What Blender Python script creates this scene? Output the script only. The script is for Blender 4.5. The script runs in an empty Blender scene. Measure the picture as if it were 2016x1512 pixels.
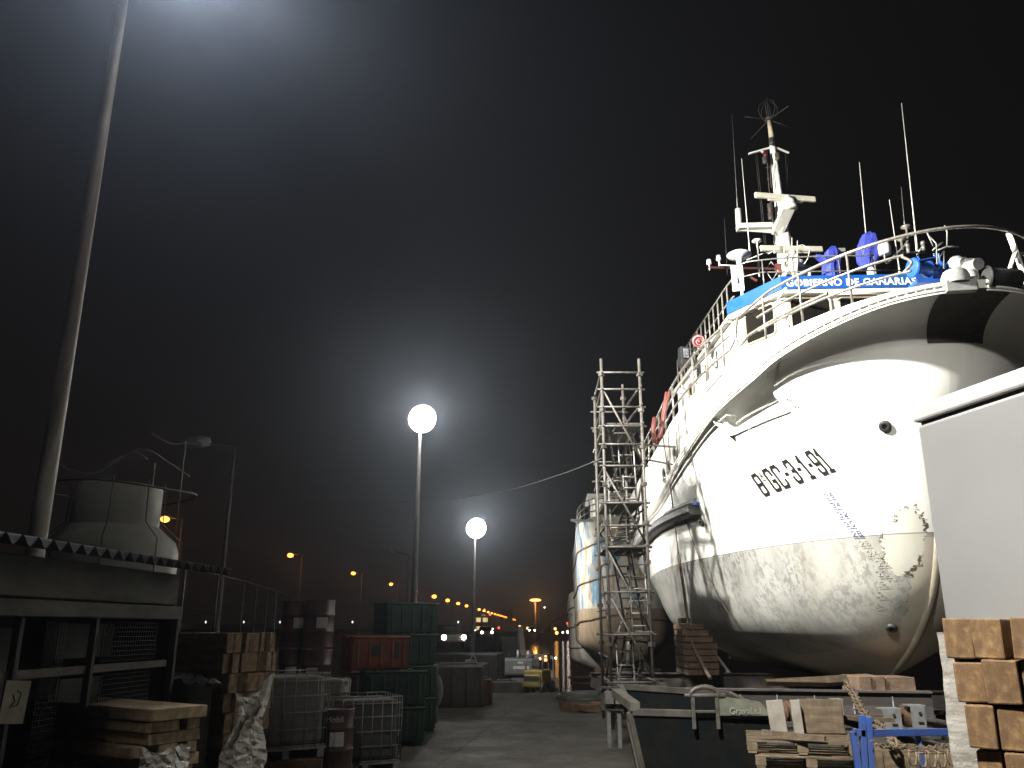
import bpy, math, random
import numpy as np
from mathutils import Vector, Matrix, Euler
R = math.radians
random.seed(7)
scene = bpy.context.scene
col = scene.collection
# ------------------------------------------------------------------ camera
CAM_Z, PITCH, FPX = 2.2, R(16.4), 1630.0
cam_d = bpy.data.cameras.new('camera'); cam = bpy.data.objects.new('camera', cam_d); col.objects.link(cam)
cam_d.sensor_width = 36; cam_d.lens = 36*FPX/2016; cam_d.clip_start = .1; cam_d.clip_end = 6000
cam.location = (0, 0, CAM_Z); cam.rotation_euler = (R(90)+PITCH, 0, 0)
scene.camera = cam
# ------------------------------------------------------------------ night sky
world = bpy.data.worlds.new('World'); scene.world = world; world.use_nodes = True
wn = world.node_tree.nodes; wl = world.node_tree.links
bg = wn['Background']
tc = wn.new('ShaderNodeTexCoord'); sp = wn.new('ShaderNodeSeparateXYZ'); rp = wn.new('ShaderNodeValToRGB')
wl.new(tc.outputs['Generated'], sp.inputs[0]); wl.new(sp.outputs['Z'], rp.inputs[0]); wl.new(rp.outputs[0], bg.inputs['Color'])
rp.color_ramp.elements[0].position = .0; rp.color_ramp.elements[0].color = (.0080, .0050, .0040, 1)
rp.color_ramp.elements[1].position = .55; rp.color_ramp.elements[1].color = (.0040, .0034, .0033, 1)
e = rp.color_ramp.elements.new(.14); e.color = (.0062, .0048, .0043, 1)
bg.inputs['Strength'].default_value = .9
vs = scene.view_settings; scene.display_settings.display_device = 'sRGB'
vs.view_transform = 'Standard'; vs.look = 'None'; vs.exposure = 0; vs.gamma = 1; vs.use_curve_mapping = False
cy = scene.cycles; cy.max_bounces = 5; cy.diffuse_bounces = 3; cy.glossy_bounces = 3; cy.transmission_bounces = 4
cy.transparent_max_bounces = 8; cy.volume_bounces = 0; cy.use_denoising = True; cy.sample_clamp_indirect = 4
cy.caustics_reflective = False; cy.caustics_refractive = False

# floodlights of the yard: (name, position of the lamp, aim, watts, cone, blend)
FLOOD = {
    'near':   dict(pos=(-5.65, 12.0, 13.4), aim=(8.5, 20.0, 8.8), watt=58000, cone=82, blend=1.0, spill=0),
    'behind': dict(pos=(-3.0, 0.5, 13.0), aim=(5.5, 8.0, 2.0), watt=23000, cone=74, blend=1.0, spill=0),
    'middle': dict(pos=(-2.72, 24.0, 8.2), aim=(6.5, 34.0, 5.5), watt=6500, cone=90, blend=1.0, spill=4200),
    'far':    dict(pos=(-1.92, 44.0, 7.25), aim=(5.0, 56.0, 3.5), watt=9500, cone=100, blend=1.0, spill=4200),
}
LAMP_COL = (1.0, .965, .885)
for key, q in FLOOD.items():
    d = bpy.data.lights.new('flood_'+key, 'SPOT'); d.energy = q['watt']; d.color = LAMP_COL
    d.spot_size = R(q['cone']); d.spot_blend = q['blend']; d.shadow_soft_size = .32
    o = bpy.data.objects.new('flood_light', d); col.objects.link(o)
    dv = (Vector(q['aim'])-Vector(q['pos'])).normalized()
    o.location = Vector(q['pos'])+dv*.66; o.rotation_euler = dv.to_track_quat('-Z', 'Y').to_euler()
    if q['spill']:                                        # added spot, up and towards the camera, lights a halo in the haze
        d = bpy.data.lights.new('spill_'+key, 'SPOT'); d.energy = q['spill']; d.color = LAMP_COL; d.shadow_soft_size = .3; d.spot_size = R(125); d.spot_blend = .8
        l = bpy.data.objects.new('flood_spill', d); col.objects.link(l)
        to = (Vector((0, 0, CAM_Z))-Vector(q['pos'])).normalized()
        l.location = Vector(q['pos'])+(dv*.2+to*.8).normalized()*.64; l.rotation_euler = (to+Vector((0, 0, .85))).to_track_quat('-Z', 'Y').to_euler()

# added spot at the near lamp, only for its glow in the haze
d = bpy.data.lights.new('flood_near_second', 'SPOT'); d.energy = 15000; d.color = (.90, .93, 1); d.spot_size = R(120); d.spot_blend = 1; d.shadow_soft_size = .3
o = bpy.data.objects.new('flood_light', d); col.objects.link(o); o.location = (-5.55, 11.6, 13.4)
o.rotation_euler = (Vector((1.0, -4, 9))-Vector((-5.55, 11.6, 13.4))).to_track_quat('-Z', 'Y').to_euler()

# ------------------------------------------------------------------ helpers
def at(u, v, Y):
    """world point on the line of sight of photo pixel (u, v) at distance Y ahead"""
    xc = (u-1008)/FPX; zc = -(v-756)/FPX
    f = math.cos(PITCH)-zc*math.sin(PITCH); up = math.sin(PITCH)+zc*math.cos(PITCH)
    return Vector((xc/f*Y, Y, CAM_Z+up/f*Y))
def frame(d):
    d = d.normalized(); a = Vector((0, 0, 1)) if abs(d.z) < .95 else Vector((1, 0, 0))
    x = d.cross(a).normalized(); return x, x.cross(d).normalized()
class MB:
    def __init__(s): s.v = []; s.f = []; s.sm = []
    def add(s, vs_, fs, smooth=False):
        k = len(s.v); s.v += [tuple(p) for p in vs_]; s.f += [tuple(i+k for i in f) for f in fs]; s.sm += [smooth]*len(fs); return s
    def box(s, c, size, rz=0, rot=None, jit=0, taper=1):
        x, y, z = size[0]/2, size[1]/2, size[2]/2
        M = rot if rot is not None else Matrix.Rotation(rz, 3, 'Z')
        P = []
        for k in (-1, 1):
            t = taper if k == 1 else 1
            for a, b in ((-1, -1), (1, -1), (1, 1), (-1, 1)):
                p = Vector((a*x*t, b*y*t, k*z))
                if jit: p += Vector([random.uniform(-jit, jit) for _ in range(3)])
                P.append(M @ p + Vector(c))
        return s.add(P, [(0, 3, 2, 1), (4, 5, 6, 7), (0, 1, 5, 4), (1, 2, 6, 5), (2, 3, 7, 6), (3, 0, 4, 7)])
    def beam(s, p, q, w, h, up=None):
        p, q = Vector(p), Vector(q); d = (q-p).normalized()
        x = d.cross(Vector(up) if up else Vector((0, 0, 1)))
        if x.length < 1e-4: x = Vector((1, 0, 0))
        x.normalize(); y = x.cross(d)
        P = [e+x*a*w/2+y*b*h/2 for e in (p, q) for a, b in ((-1, -1), (1, -1), (1, 1), (-1, 1))]
        return s.add(P, [(0, 3, 2, 1), (4, 5, 6, 7), (0, 1, 5, 4), (1, 2, 6, 5), (2, 3, 7, 6), (3, 0, 4, 7)])
    def tube(s, pts, r, n=8, closed=False, cap=True):
        pts = [Vector(p) for p in pts]; m = len(pts)
        rs = r if isinstance(r, (list, tuple)) else [r]*m
        rings = []; x = None
        for i in range(m):
            if closed: d = pts[(i+1) % m]-pts[i-1]
            else: d = pts[min(i+1, m-1)]-pts[max(i-1, 0)]
            if d.length < 1e-9: d = Vector((0, 0, 1))
            d.normalize()
            if x is None: x, _ = frame(d)
            x = (x-d*x.dot(d))
            if x.length < 1e-6: x, _ = frame(d)
            x.normalize(); y = d.cross(x)
            rings.append([pts[i]+(x*math.cos(2*math.pi*k/n)+y*math.sin(2*math.pi*k/n))*rs[i] for k in range(n)])
        V = [p for ring in rings for p in ring]; F = []
        for i in range(m if closed else m-1):
            j = (i+1) % m
            for k in range(n): F.append((i*n+k, i*n+(k+1) % n, j*n+(k+1) % n, j*n+k))
        s.add(V, F, True)
        if cap and not closed:
            k0 = len(s.v)-m*n
            s.f += [tuple(k0+k for k in reversed(range(n))), tuple(k0+(m-1)*n+k for k in range(n))]; s.sm += [False, False]
        return s
    def cyl(s, p, q, r, r2=None, n=12): return s.tube([p, q], [r, r if r2 is None else r2], n)
    def lathe(s, prof, c=(0, 0, 0), n=20, axis=None, smooth=True):
        c = Vector(c); M = Vector(axis).to_track_quat('Z', 'Y').to_matrix() if axis else Matrix.Identity(3)
        V = [M @ Vector((r*math.cos(2*math.pi*k/n), r*math.sin(2*math.pi*k/n), z))+c for r, z in prof for k in range(n)]
        F = [(i*n+k, i*n+(k+1) % n, (i+1)*n+(k+1) % n, (i+1)*n+k) for i in range(len(prof)-1) for k in range(n)]
        return s.add(V, F, smooth)
    def grid(s, fn, us, vs_, smooth=True):
        V = [fn(u, v) for v in vs_ for u in us]; n = len(us)
        F = [(j*n+i, j*n+i+1, (j+1)*n+i+1, (j+1)*n+i) for j in range(len(vs_)-1) for i in range(n-1)]
        return s.add(V, F, smooth)
    def prism(s, pts, z0, z1):
        n = len(pts); V = [(p[0], p[1], z0) for p in pts]+[(p[0], p[1], z1) for p in pts]
        return s.add(V, [tuple(reversed(range(n))), tuple(range(n, 2*n))]+[(i, (i+1) % n, n+(i+1) % n, n+i) for i in range(n)])
    def plate(s, pts, t):
        """flat polygon in space given a thickness"""
        P = [Vector(p) for p in pts]; n = len(P)
        nn = (P[1]-P[0]).cross(P[2]-P[0]).normalized()*t
        return s.add(P+[p+nn for p in P], [tuple(reversed(range(n))), tuple(range(n, 2*n))]+[(i, (i+1) % n, n+(i+1) % n, n+i) for i in range(n)])
    def ball(s, c, r, n=10, sq=(1, 1, 1)):
        V = []; F = []
        for i in range(n+1):
            t = math.pi*i/n
            for k in range(2*n):
                a = math.pi*k/n; V.append((c[0]+r*sq[0]*math.sin(t)*math.cos(a), c[1]+r*sq[1]*math.sin(t)*math.sin(a), c[2]+r*sq[2]*math.cos(t)))
        m = 2*n
        for i in range(n):
            for k in range(m): F.append((i*m+k, (i+1)*m+k, (i+1)*m+(k+1) % m, i*m+(k+1) % m))
        return s.add(V, F, True)
    def build(s, name, mat, parent=None, bevel=0, fix=True):
        me = bpy.data.meshes.new(name); me.from_pydata(s.v, [], s.f)
        me.polygons.foreach_set('use_smooth', s.sm); me.materials.append(mat)
        if fix:
            import bmesh
            bm = bmesh.new(); bm.from_mesh(me); bmesh.ops.recalc_face_normals(bm, faces=bm.faces); bm.to_mesh(me); bm.free()
        me.update(); o = bpy.data.objects.new(name, me); col.objects.link(o)
        if parent is not None: o.parent = parent
        if bevel:
            b = o.modifiers.new('bevel', 'BEVEL'); b.width = bevel; b.segments = 2; b.limit_method = 'ANGLE'
        return o
def tag(o, label, cat, group=None):
    o['label'] = label; o['category'] = cat
    if group: o['group'] = group
    return o
def thing(name, label, cat, loc=(0, 0, 0), rz=0, group=None):
    o = bpy.data.objects.new(name, None); col.objects.link(o); o.location = loc; o.rotation_euler = (0, 0, rz)
    o.empty_display_size = .2
    return tag(o, label, cat, group)
def copy_tree(o, parent=None, loc=None, rz=None, label=None):
    c = o.copy(); col.objects.link(c)
    if parent is not None: c.parent = parent
    if loc is not None: c.location = loc
    if rz is not None: c.rotation_euler = (0, 0, rz)
    if label: c['label'] = label
    for ch in o.children: copy_tree(ch, c)
    return c
def struct(o, kind='structure'): o['kind'] = kind; return o
def smooth_path(pts, k=6):
    P = [Vector(p) for p in pts]; out = []
    for i in range(len(P)-1):
        a, b, c, d = P[max(i-1, 0)], P[i], P[i+1], P[min(i+2, len(P)-1)]
        for j in range(k):
            t = j/k
            out.append(.5*((2*b)+(c-a)*t+(2*a-5*b+4*c-d)*t*t+(3*b-a-3*c+d)*t**3))
    return out+[P[-1]]
def lettering(name, body, size, mat, parent, loc, rot=(R(90), 0, 0), extrude=.003, space=1.0, bold=0):
    fc = bpy.data.curves.new(name, 'FONT'); fc.body = body; fc.size = size; fc.extrude = extrude; fc.space_character = space; fc.offset = bold
    fo = bpy.data.objects.new(name, fc); me = bpy.data.meshes.new_from_object(fo); bpy.data.objects.remove(fo)
    me.materials.clear(); me.materials.append(mat); o = bpy.data.objects.new(name, me); col.objects.link(o); o.parent = parent; o.location = loc; o.rotation_euler = rot; return o
ORD = ['first', 'second', 'third', 'fourth', 'fifth', 'sixth', 'seventh', 'eighth', 'ninth', 'tenth', 'eleventh', 'twelfth']

# ------------------------------------------------------------------ materials
class Nd:
    def __init__(s, name):
        s.m = bpy.data.materials.new(name); s.m.use_nodes = True; s.t = s.m.node_tree; s.b = s.t.nodes['Principled BSDF']
        s.co = None
    def n(s, typ, **kw):
        x = s.t.nodes.new(typ)
        for k, v in kw.items():
            if k in x.inputs: x.inputs[k].default_value = v
            else: setattr(x, k, v)
        return x
    def l(s, a, b): s.t.links.new(a, b)
    def coord(s):
        if s.co is None: s.co = s.n('ShaderNodeTexCoord').outputs['Object']
        return s.co
    def noise(s, scale, detail=5, rough=.6, stretch=None, off=0):
        c = s.coord()
        if stretch:
            mp = s.n('ShaderNodeMapping'); mp.inputs['Scale'].default_value = stretch; mp.inputs['Location'].default_value = (off, off, off); s.l(c, mp.inputs[0]); c = mp.outputs[0]
        x = s.n('ShaderNodeTexNoise'); x.inputs['Scale'].default_value = scale; x.inputs['Detail'].default_value = detail; x.inputs['Roughness'].default_value = rough
        s.l(c, x.inputs['Vector']); return x.outputs[0]
    def ramp(s, fac, *st):
        r = s.n('ShaderNodeValToRGB'); s.l(fac, r.inputs[0]); el = r.color_ramp.elements
        while len(el) < len(st): el.new(.5)
        for q, (p, c) in zip(el, st): q.position = p; q.color = (*c, 1) if isinstance(c, tuple) else (c, c, c, 1)
        return r.outputs[0]
    def mix(s, fac, a, b):
        x = s.n('ShaderNodeMix', data_type='RGBA')
        if isinstance(fac, (int, float)): x.inputs[0].default_value = fac
        else: s.l(fac, x.inputs[0])
        for i, q in ((6, a), (7, b)):
            if isinstance(q, tuple): x.inputs[i].default_value = (*q, 1)
            else: s.l(q, x.inputs[i])
        return x.outputs[2]
    def math(s, op, a, b=0, c=0):
        x = s.n('ShaderNodeMath', operation=op)
        for i, q in enumerate((a, b, c)):
            if isinstance(q, (int, float)): x.inputs[i].default_value = q
            else: s.l(q, x.inputs[i])
        return x.outputs[0]
    def bump(s, h, st=.3, dist=.01):
        x = s.n('ShaderNodeBump'); x.inputs['Strength'].default_value = st; x.inputs['Distance'].default_value = dist
        s.l(h, x.inputs['Height']); s.l(x.outputs[0], s.b.inputs['Normal'])
    def col(s, c): s.l(c, s.b.inputs['Base Color']); return s
MATS = {}
def pm(name, c1, c2=None, scale=3, rough=.6, metal=0, bump=0, stretch=None, lo=.35, hi=.65, coat=0):
    """procedural paint: two colours mixed by noise, uneven gloss"""
    if name in MATS: return MATS[name]
    q = Nd(name); c2 = c2 or tuple(x*.7 for x in c1)
    nz = q.noise(scale, 6, .65, stretch)
    q.col(q.ramp(nz, (lo, c1), (hi, c2)))
    q.l(q.ramp(q.noise(scale*2.3, 4), (.3, max(rough-.12, .05)), (.7, min(rough+.15, 1))), q.b.inputs['Roughness'])
    q.b.inputs['Metallic'].default_value = metal
    if bump: q.bump(q.noise(scale*6, 5), bump)
    MATS[name] = q.m; return q.m
def glow(name, c, strength):
    if name in MATS: return MATS[name]
    q = Nd(name); q.b.inputs['Base Color'].default_value = (.02, .02, .02, 1)
    q.b.inputs['Emission Color'].default_value = (*c, 1); q.b.inputs['Emission Strength'].default_value = strength
    q.m.cycles.emission_sampling = 'NONE'; MATS[name] = q.m; return q.m
def wood(name, c1, c2, dark, axis='y', rough=.75):
    if name in MATS: return MATS[name]
    q = Nd(name); st = {'x': (1.2, 16, 16), 'y': (16, 1.2, 16), 'z': (16, 16, 1.2)}[axis]
    oi = q.n('ShaderNodeObjectInfo')
    g = q.noise(1.6, 6, .7, st); base = q.ramp(g, (.36, c1), (.60, c2))
    big = q.ramp(q.noise(2.7, 5, .6, None), (.42, 0.0), (.72, 1.0))
    tone = q.mix(q.ramp(oi.outputs['Random'], (0, 0.0), (1, .75)), base, q.mix(.55, base, dark))
    # growth rings on the sawn ends and patches of weather
    w = q.n('ShaderNodeTexWave', wave_type='RINGS', rings_direction=axis.upper()); w.inputs['Scale'].default_value = 3.2; w.inputs['Distortion'].default_value = 9; w.inputs['Detail'].default_value = 3
    mp = q.n('ShaderNodeMapping'); q.l(q.coord(), mp.inputs[0])
    cb = q.n('ShaderNodeCombineXYZ'); q.l(q.math('MULTIPLY', oi.outputs['Random'], .3), cb.inputs[0]); q.l(q.math('MULTIPLY', oi.outputs['Random'], -.22), cb.inputs[2]); q.l(cb.outputs[0], mp.inputs['Location'])
    q.l(mp.outputs[0], w.inputs['Vector'])
    tone = q.mix(q.math('MULTIPLY', q.ramp(w.outputs['Fac'], (.25, 0.0), (.9, 1.0)), .42), tone, dark)
    tone = q.mix(q.math('MULTIPLY', q.ramp(q.noise(1.0, 5, .65, (22, 22, 3.0)), (.45, 0.0), (.7, 1.0)), .5), tone, dark)
    q.col(q.mix(q.math('MULTIPLY', big, .6), tone, dark)); q.b.inputs['Roughness'].default_value = rough
    q.bump(g, .5, .006); MATS[name] = q.m; return q.m

WHITE = pm('white_paint', (.78, .78, .74), (.70, .69, .64), 1.2, .45)
OFFW = pm('off_white_paint', (.62, .61, .57), (.5, .49, .44), 2, .5)
GREYP = pm('grey_paint', (.30, .31, .32), (.2, .21, .22), 3, .55)
STEEL = pm('galvanised_steel', (.30, .30, .285), (.18, .175, .16), 6, .5, .35, .1)
SCAF = pm('scaffold_steel', (.125, .12, .108), (.06, .052, .043), 9, .55, .3, .1)
RAILM = pm('rail_steel', (.33, .315, .285), (.20, .185, .16), 6, .32, .5)
DARKST = pm('dark_steel', (.05, .05, .055), (.09, .07, .055), 4, .6, .2, .15)
RUST = pm('rusty_steel', (.16, .085, .045), (.06, .04, .03), 5, .85, 0, .3)
BLACK = pm('black_rubber', (.016, .016, .017), (.03, .03, .03), 6, .55, 0, .1)
BLUEP = pm('blue_roof_paint', (.004, .072, .30), (.005, .062, .26), 2, .5)
BLUEM = pm('blue_machine_paint', (.012, .10, .45), (.02, .07, .30), 5, .35)
BLUEB = pm('blue_barrier_paint', (.03, .09, .34), (.05, .07, .18), 5, .5)
CLOTH = pm('blue_canvas', (.02, .032, .26), (.03, .045, .32), 5, .7, 0, .3)
RED = pm('red_paint', (.10, .005, .006), (.07, .006, .006), 4, .45)
REDR = pm('red_brown_paint', (.13, .03, .022), (.09, .026, .02), 4, .6)
GLASS = pm('dark_glass', (.006, .0062, .006), (.012, .011, .009), 1.5, .2)
GLASS.node_tree.nodes['Principled BSDF'].inputs['Specular IOR Level'].default_value = .15
FILM = pm('stretch_film', (.40, .39, .36), (.22, .20, .175), 3, .24, 0, .9, (1, 1, 9))
CONC = pm('weathered_concrete', (.33, .31, .27), (.2, .18, .155), 3, .9, 0, .3)
PLASTW = pm('white_plastic', (.17, .17, .165), (.11, .105, .1), 2, .5)
ORANGE = pm('orange_plastic', (.24, .07, .018), (.15, .042, .016), 3, .55)
BROWNP = pm('brown_plastic', (.17, .07, .045), (.1, .05, .04), 3, .6)
GREEN = pm('green_plastic', (.015, .06, .032), (.011, .038, .023), 3, .5)
DRUM = pm('maroon_drum_paint', (.075, .025, .028), (.045, .022, .022), 4, .4)
YELLOW = pm('yellow_machine_paint', (.19, .15, .035), (.11, .085, .02), 4, .5)
POLEM = pm('lamp_pole_steel', (.12, .117, .11), (.075, .07, .064), 4, .6, 0, .1, (1, 1, .3))
NEARPOLE = pm('pale_mast_paint', (.21, .20, .19), (.14, .105, .09), 1.3, .6, 0, .12, (1, 1, .25))
TIMB = wood('sawn_timber', (.42, .275, .125), (.21, .12, .047), (.08, .04, .018), 'y')
TIMBL = wood('old_timber', (.46, .33, .19), (.32, .22, .125), (.10, .065, .04), 'y')
PALEY = wood('pale_crib_board', (.60, .47, .31), (.46, .35, .22), (.16, .11, .07), 'y')
FILM2 = pm('torn_clear_film', (.75, .74, .70), (.45, .43, .38), 6, .16, 0, 1, (1, 1, 3))
PALE = wood('pale_board', (.27, .205, .13), (.17, .125, .077), (.065, .046, .03), 'x')
SLEEP = wood('bleached_sleeper', (.28, .19, .13), (.19, .125, .085), (.07, .045, .03), 'x')
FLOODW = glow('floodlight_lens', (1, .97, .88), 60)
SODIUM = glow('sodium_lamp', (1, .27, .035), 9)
# ------------------------------------------------------------------ the white patrol ship (local axes: x starboard, y aft, z up)
SHIP_O = Vector((8.3, 13.6, 0)); SHIP_A = R(-2.5)
SHIP_M = Matrix.Translation(SHIP_O) @ Matrix.Rotation(SHIP_A, 4, 'Z'); SHIP_I = SHIP_M.inverted()
def S(u, v, Y): return SHIP_I @ at(u, v, Y)           # photo pixel at a distance -> ship axes
def W2S(*p): return SHIP_I @ Vector(p)
def herm(tab):
    xs = [p[0] for p in tab]; ys = [p[1] for p in tab]; n = len(xs)
    d = [(ys[i+1]-ys[i])/(xs[i+1]-xs[i]) for i in range(n-1)]
    m = [d[0]]+[0 if d[i-1]*d[i] <= 0 else 2*d[i-1]*d[i]/(d[i-1]+d[i]) for i in range(1, n-1)]+[d[-1]]
    def f(x):
        x = min(max(x, xs[0]), xs[-1])
        for i in range(n-1):
            if x <= xs[i+1]: break
        h = xs[i+1]-xs[i]; t = (x-xs[i])/h
        return (1+2*t)*(1-t)**2*ys[i]+t*(1-t)**2*h*m[i]+t*t*(3-2*t)*ys[i+1]+t*t*(t-1)*h*m[i+1]
    return f
stem_y = herm([(.92, 7.6), (1.2, 6.1), (1.5, 5.4), (1.85, 4.75), (2.4, 4.0), (3.03, 3.4), (4.07, 2.85), (5.2, 2.3), (6.6, 1.62), (7.4, 1.42), (8.2, 1.3)])
beam_z = herm([(.92, .16), (1.05, .7), (1.2, 1.25), (1.44, 2.1), (1.85, 3.2), (2.1, 3.65), (2.5, 3.93), (3.0, 4.04), (3.5, 4.08), (4.0, 4.1), (8.2, 4.1)])
len_z = herm([(.92, 15.0), (2.0, 13.8), (3.0, 13.8), (4.0, 12.8), (5.1, 11.3), (5.8, 9.7), (6.6, 8.3), (7.4, 8.0), (8.2, 7.8)])
LK, BK, SEND = 9.7, 4.1, 24.0
zk_y = herm([(0, 7.98), (.5, 7.95), (1.26, 7.85), (2.8, 7.6), (3.45, 7.42), (5.7, 7.02), (7.8, 6.55), (11.0, 6.1), (14, 5.9), (24, 5.9)])
zt_y = herm([(0, 8.14), (3, 8.1), (6, 7.95), (9, 7.8), (13, 7.7), (24, 7.7)])
run_k = herm([(.92, 1.0), (2.0, .85), (3.0, .5), (4.0, .22), (5.0, .08), (6.0, .04), (8.2, .04)])
def aft(y, z):
    t = max(0, (y-11.5)/12.5); return max(0, 1-run_k(z)*t*t)
PHI = math.pi/2
def main_pt(a, z):
    """hull under the deck overhang; a in 0..1 runs stem to full beam, 1..2 runs aft"""
    s0, L, B = stem_y(z), len_z(z), beam_z(z)
    if a <= 1: y = s0+L*(1-math.cos(a*PHI)); b = B*math.sin(a*PHI)
    else: y = s0+L+(SEND-s0-L)*(a-1); b = B
    return Vector((-b*aft(y, z), y, z))
def knuck_pt(a, lift=0):
    if a <= 1: y = LK*(1-math.cos(a*PHI)); b = BK*math.sin(a*PHI)
    else: y = LK+(SEND-LK)*(a-1); b = BK
    b *= aft(y, 6)
    return Vector((-b, y, zk_y(y)+lift))
def top_pt(a, dz=0, out=0):
    p = knuck_pt(a); z = zt_y(p.y); h = z-p.z
    q = knuck_pt(min(a+1e-3, 2)); t = (q-p); n = Vector((-t.y, t.x, 0))
    n = n.normalized() if n.length else Vector((-1, 0, 0))
    n = -n if n.x > 0 and a > .02 else n
    if a <= .02: n = Vector((-.05, -1, 0))
    return Vector((p.x, p.y, z+dz))+n*(out+.06*h)
soff_h = herm([(0, .60), (.5, .55), (.78, .34), (.9, .14), (1.0, .06), (2.0, .05)])
# the anchor pocket under the deck edge, in (y, z)
PK = [(3.85, 7.36), (5.62, 6.98), (5.10, 6.52), (3.36, 6.62)]
def pocket(y, z):
    A, B, C, E = PK
    def side(p, q): return (q[0]-p[0])*(z-p[1])-(q[1]-p[1])*(y-p[0])
    if side(B, C) > 0 or side(C, E) > 0 or side(E, A) > 0: return 0
    tb = (y-E[0])/(C[0]-E[0]); zb = E[1]+(C[1]-E[1])*tb
    tt = (y-A[0])/(B[0]-A[0]); zt = A[1]+(B[1]-A[1])*tt
    w = min(max((z-zb)/max(zt-zb, .01), 0), 1.2)
    return .06+.5*w**1.1
SOFT = None
def hull_yz(y, z, off=0.0):
    """port hull point at ship station y and height z"""
    t = (y-stem_y(z))/len_z(z)
    a = math.acos(1-min(max(t, 0), 1))/PHI if t < 1 else 1+(y-stem_y(z)-len_z(z))/(SEND-stem_y(z)-len_z(z))
    p = main_pt(a, z)
    if off:
        d1 = main_pt(a+.003, z)-p; d2 = main_pt(a, z+.02)-p; n = d2.cross(d1).normalized()
        if n.x > 0: n = -n
        p = p+n*off
    return p
def on_hull(y0, z0, off=.008, slope=0.0):
    """map (along the hull towards the bow, up) -> hull surface"""
    def f(u, v):
        z = z0+slope*u+v; t = min(max((y0-stem_y(z0))/len_z(z0), 0), 1); a = math.acos(1-t)/PHI
        du = (main_pt(a+.002, z0)-main_pt(a, z0)).length/.002
        y = main_pt(a-u/du, z0).y
        return hull_yz(y, z, off)
    return f
# ------- hull paint
q = Nd('ship_hull_paint'); sep = q.n('ShaderNodeSeparateXYZ'); q.l(q.coord(), sep.inputs[0]); X, Y, Z = sep.outputs
ax = q.math('ABSOLUTE', X)
st = q.noise(1.0, 6, .7, (1.5, 1.5, .18))
topc = q.mix(q.ramp(st, (.45, 0.0), (.8, .75)), (.80, .80, .765), (.70, .67, .58))
lowbase = q.mix(q.ramp(q.noise(.9, 5, .6, (1, 1.2, .5)), (.35, 0.0), (.65, 1.0)), (.42, .42, .395), (.26, .26, .243))
sc = q.noise(5.2, 7, .72, (1.5, 1.5, .9), 3)
fade = q.ramp(q.math('MULTIPLY', q.math('SUBTRACT', 4.05, Z), .4), (0, 1.0), (.55, .5), (1.0, .25))
patchy = q.ramp(q.noise(.8, 3, .5, None), (.36, .05), (.54, 1.0))
spots = q.math('MULTIPLY', q.math('MULTIPLY', q.ramp(sc, (.50, 0.0), (.53, 1.0)), fade), patchy)
low = q.mix(q.math('MULTIPLY', spots, .72), lowbase, (.085, .081, .07))
fine = q.ramp(q.noise(14, 4, .7, (2, 2, .7), 1), (.60, 0.0), (.66, .55))
low = q.mix(fine, low, (.13, .12, .095))
rub = q.ramp(q.noise(.55, 4, .6, (1.6, 1.6, .35), 7), (.5, 0.0), (.7, .6))
low = q.mix(rub, low, (.46, .45, .39))
isup = q.math('GREATER_THAN', Z, 4.0)
c = q.mix(isup, low, topc)
# bare grey-brown primer along the stem and forefoot
nz = q.noise(3.0, 6, .65)
lim = q.math('ADD', .30, q.math('MULTIPLY', q.math('MAXIMUM', q.math('SUBTRACT', 2.15, Z), 0), 1.7))
band = q.math('SUBTRACT', q.math('ADD', ax, q.math('MULTIPLY', q.math('SUBTRACT', nz, .5), .5)), lim)
band = q.math('MULTIPLY', q.math('LESS_THAN', band, .12), q.math('LESS_THAN', Z, 3.92))
c = q.mix(q.math('MULTIPLY', band, .92), c, q.mix(q.noise(2, 5), (.54, .50, .41), (.36, .33, .27)))
# the peeled patch where the stem meets the waterline
dd = q.math('SQRT', q.math('ADD', q.math('POWER', q.math('DIVIDE', q.math('ADD', X, .60), .34), 2), q.math('POWER', q.math('DIVIDE', q.math('SUBTRACT', Z, 3.82), .66), 2)))
dd = q.math('ADD', dd, q.math('MULTIPLY', q.math('SUBTRACT', q.noise(1.7, 10, .72, (1, 1, 1.5), 5), .5), 1.9))
wid = q.math('MULTIPLY', q.ramp(q.noise(2.6, 5, .7, None), (.46, 0.0), (.66, 1.0)), .13)
ring = q.math('MULTIPLY', q.math('LESS_THAN', q.math('ABSOLUTE', q.math('SUBTRACT', dd, 1.0)), wid), q.math('LESS_THAN', Y, 6))
inner = q.math('MULTIPLY', q.math('LESS_THAN', dd, 1.0), q.math('LESS_THAN', Y, 6))
c = q.mix(q.math('MULTIPLY', inner, .8), c, (.55, .54, .47))
c = q.mix(ring, c, q.mix(q.noise(9, 4), (.04, .03, .02), (.10, .075, .045)))
line = q.math('LESS_THAN', q.math('ABSOLUTE', q.math('SUBTRACT', Z, 4.0)), .010)
c = q.mix(q.math('MULTIPLY', line, .8), c, (.12, .10, .08))
# plate seams
for zz, wd in ((4.62, .006), (2.6, .01)):
    ln = q.math('LESS_THAN', q.math('ABSOLUTE', q.math('SUBTRACT', Z, q.math('ADD', zz, q.math('MULTIPLY', Y, .01)))), wd)
    c = q.mix(q.math('MULTIPLY', ln, q.math('MULTIPLY', q.noise(.7, 2), .35)), c, (.25, .23, .19))
q.col(c); q.l(q.ramp(q.noise(4, 4), (.3, .42), (.7, .6)), q.b.inputs['Roughness']); q.bump(q.noise(.9, 3, .5), .12, .05)
HULLM = q.m
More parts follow.
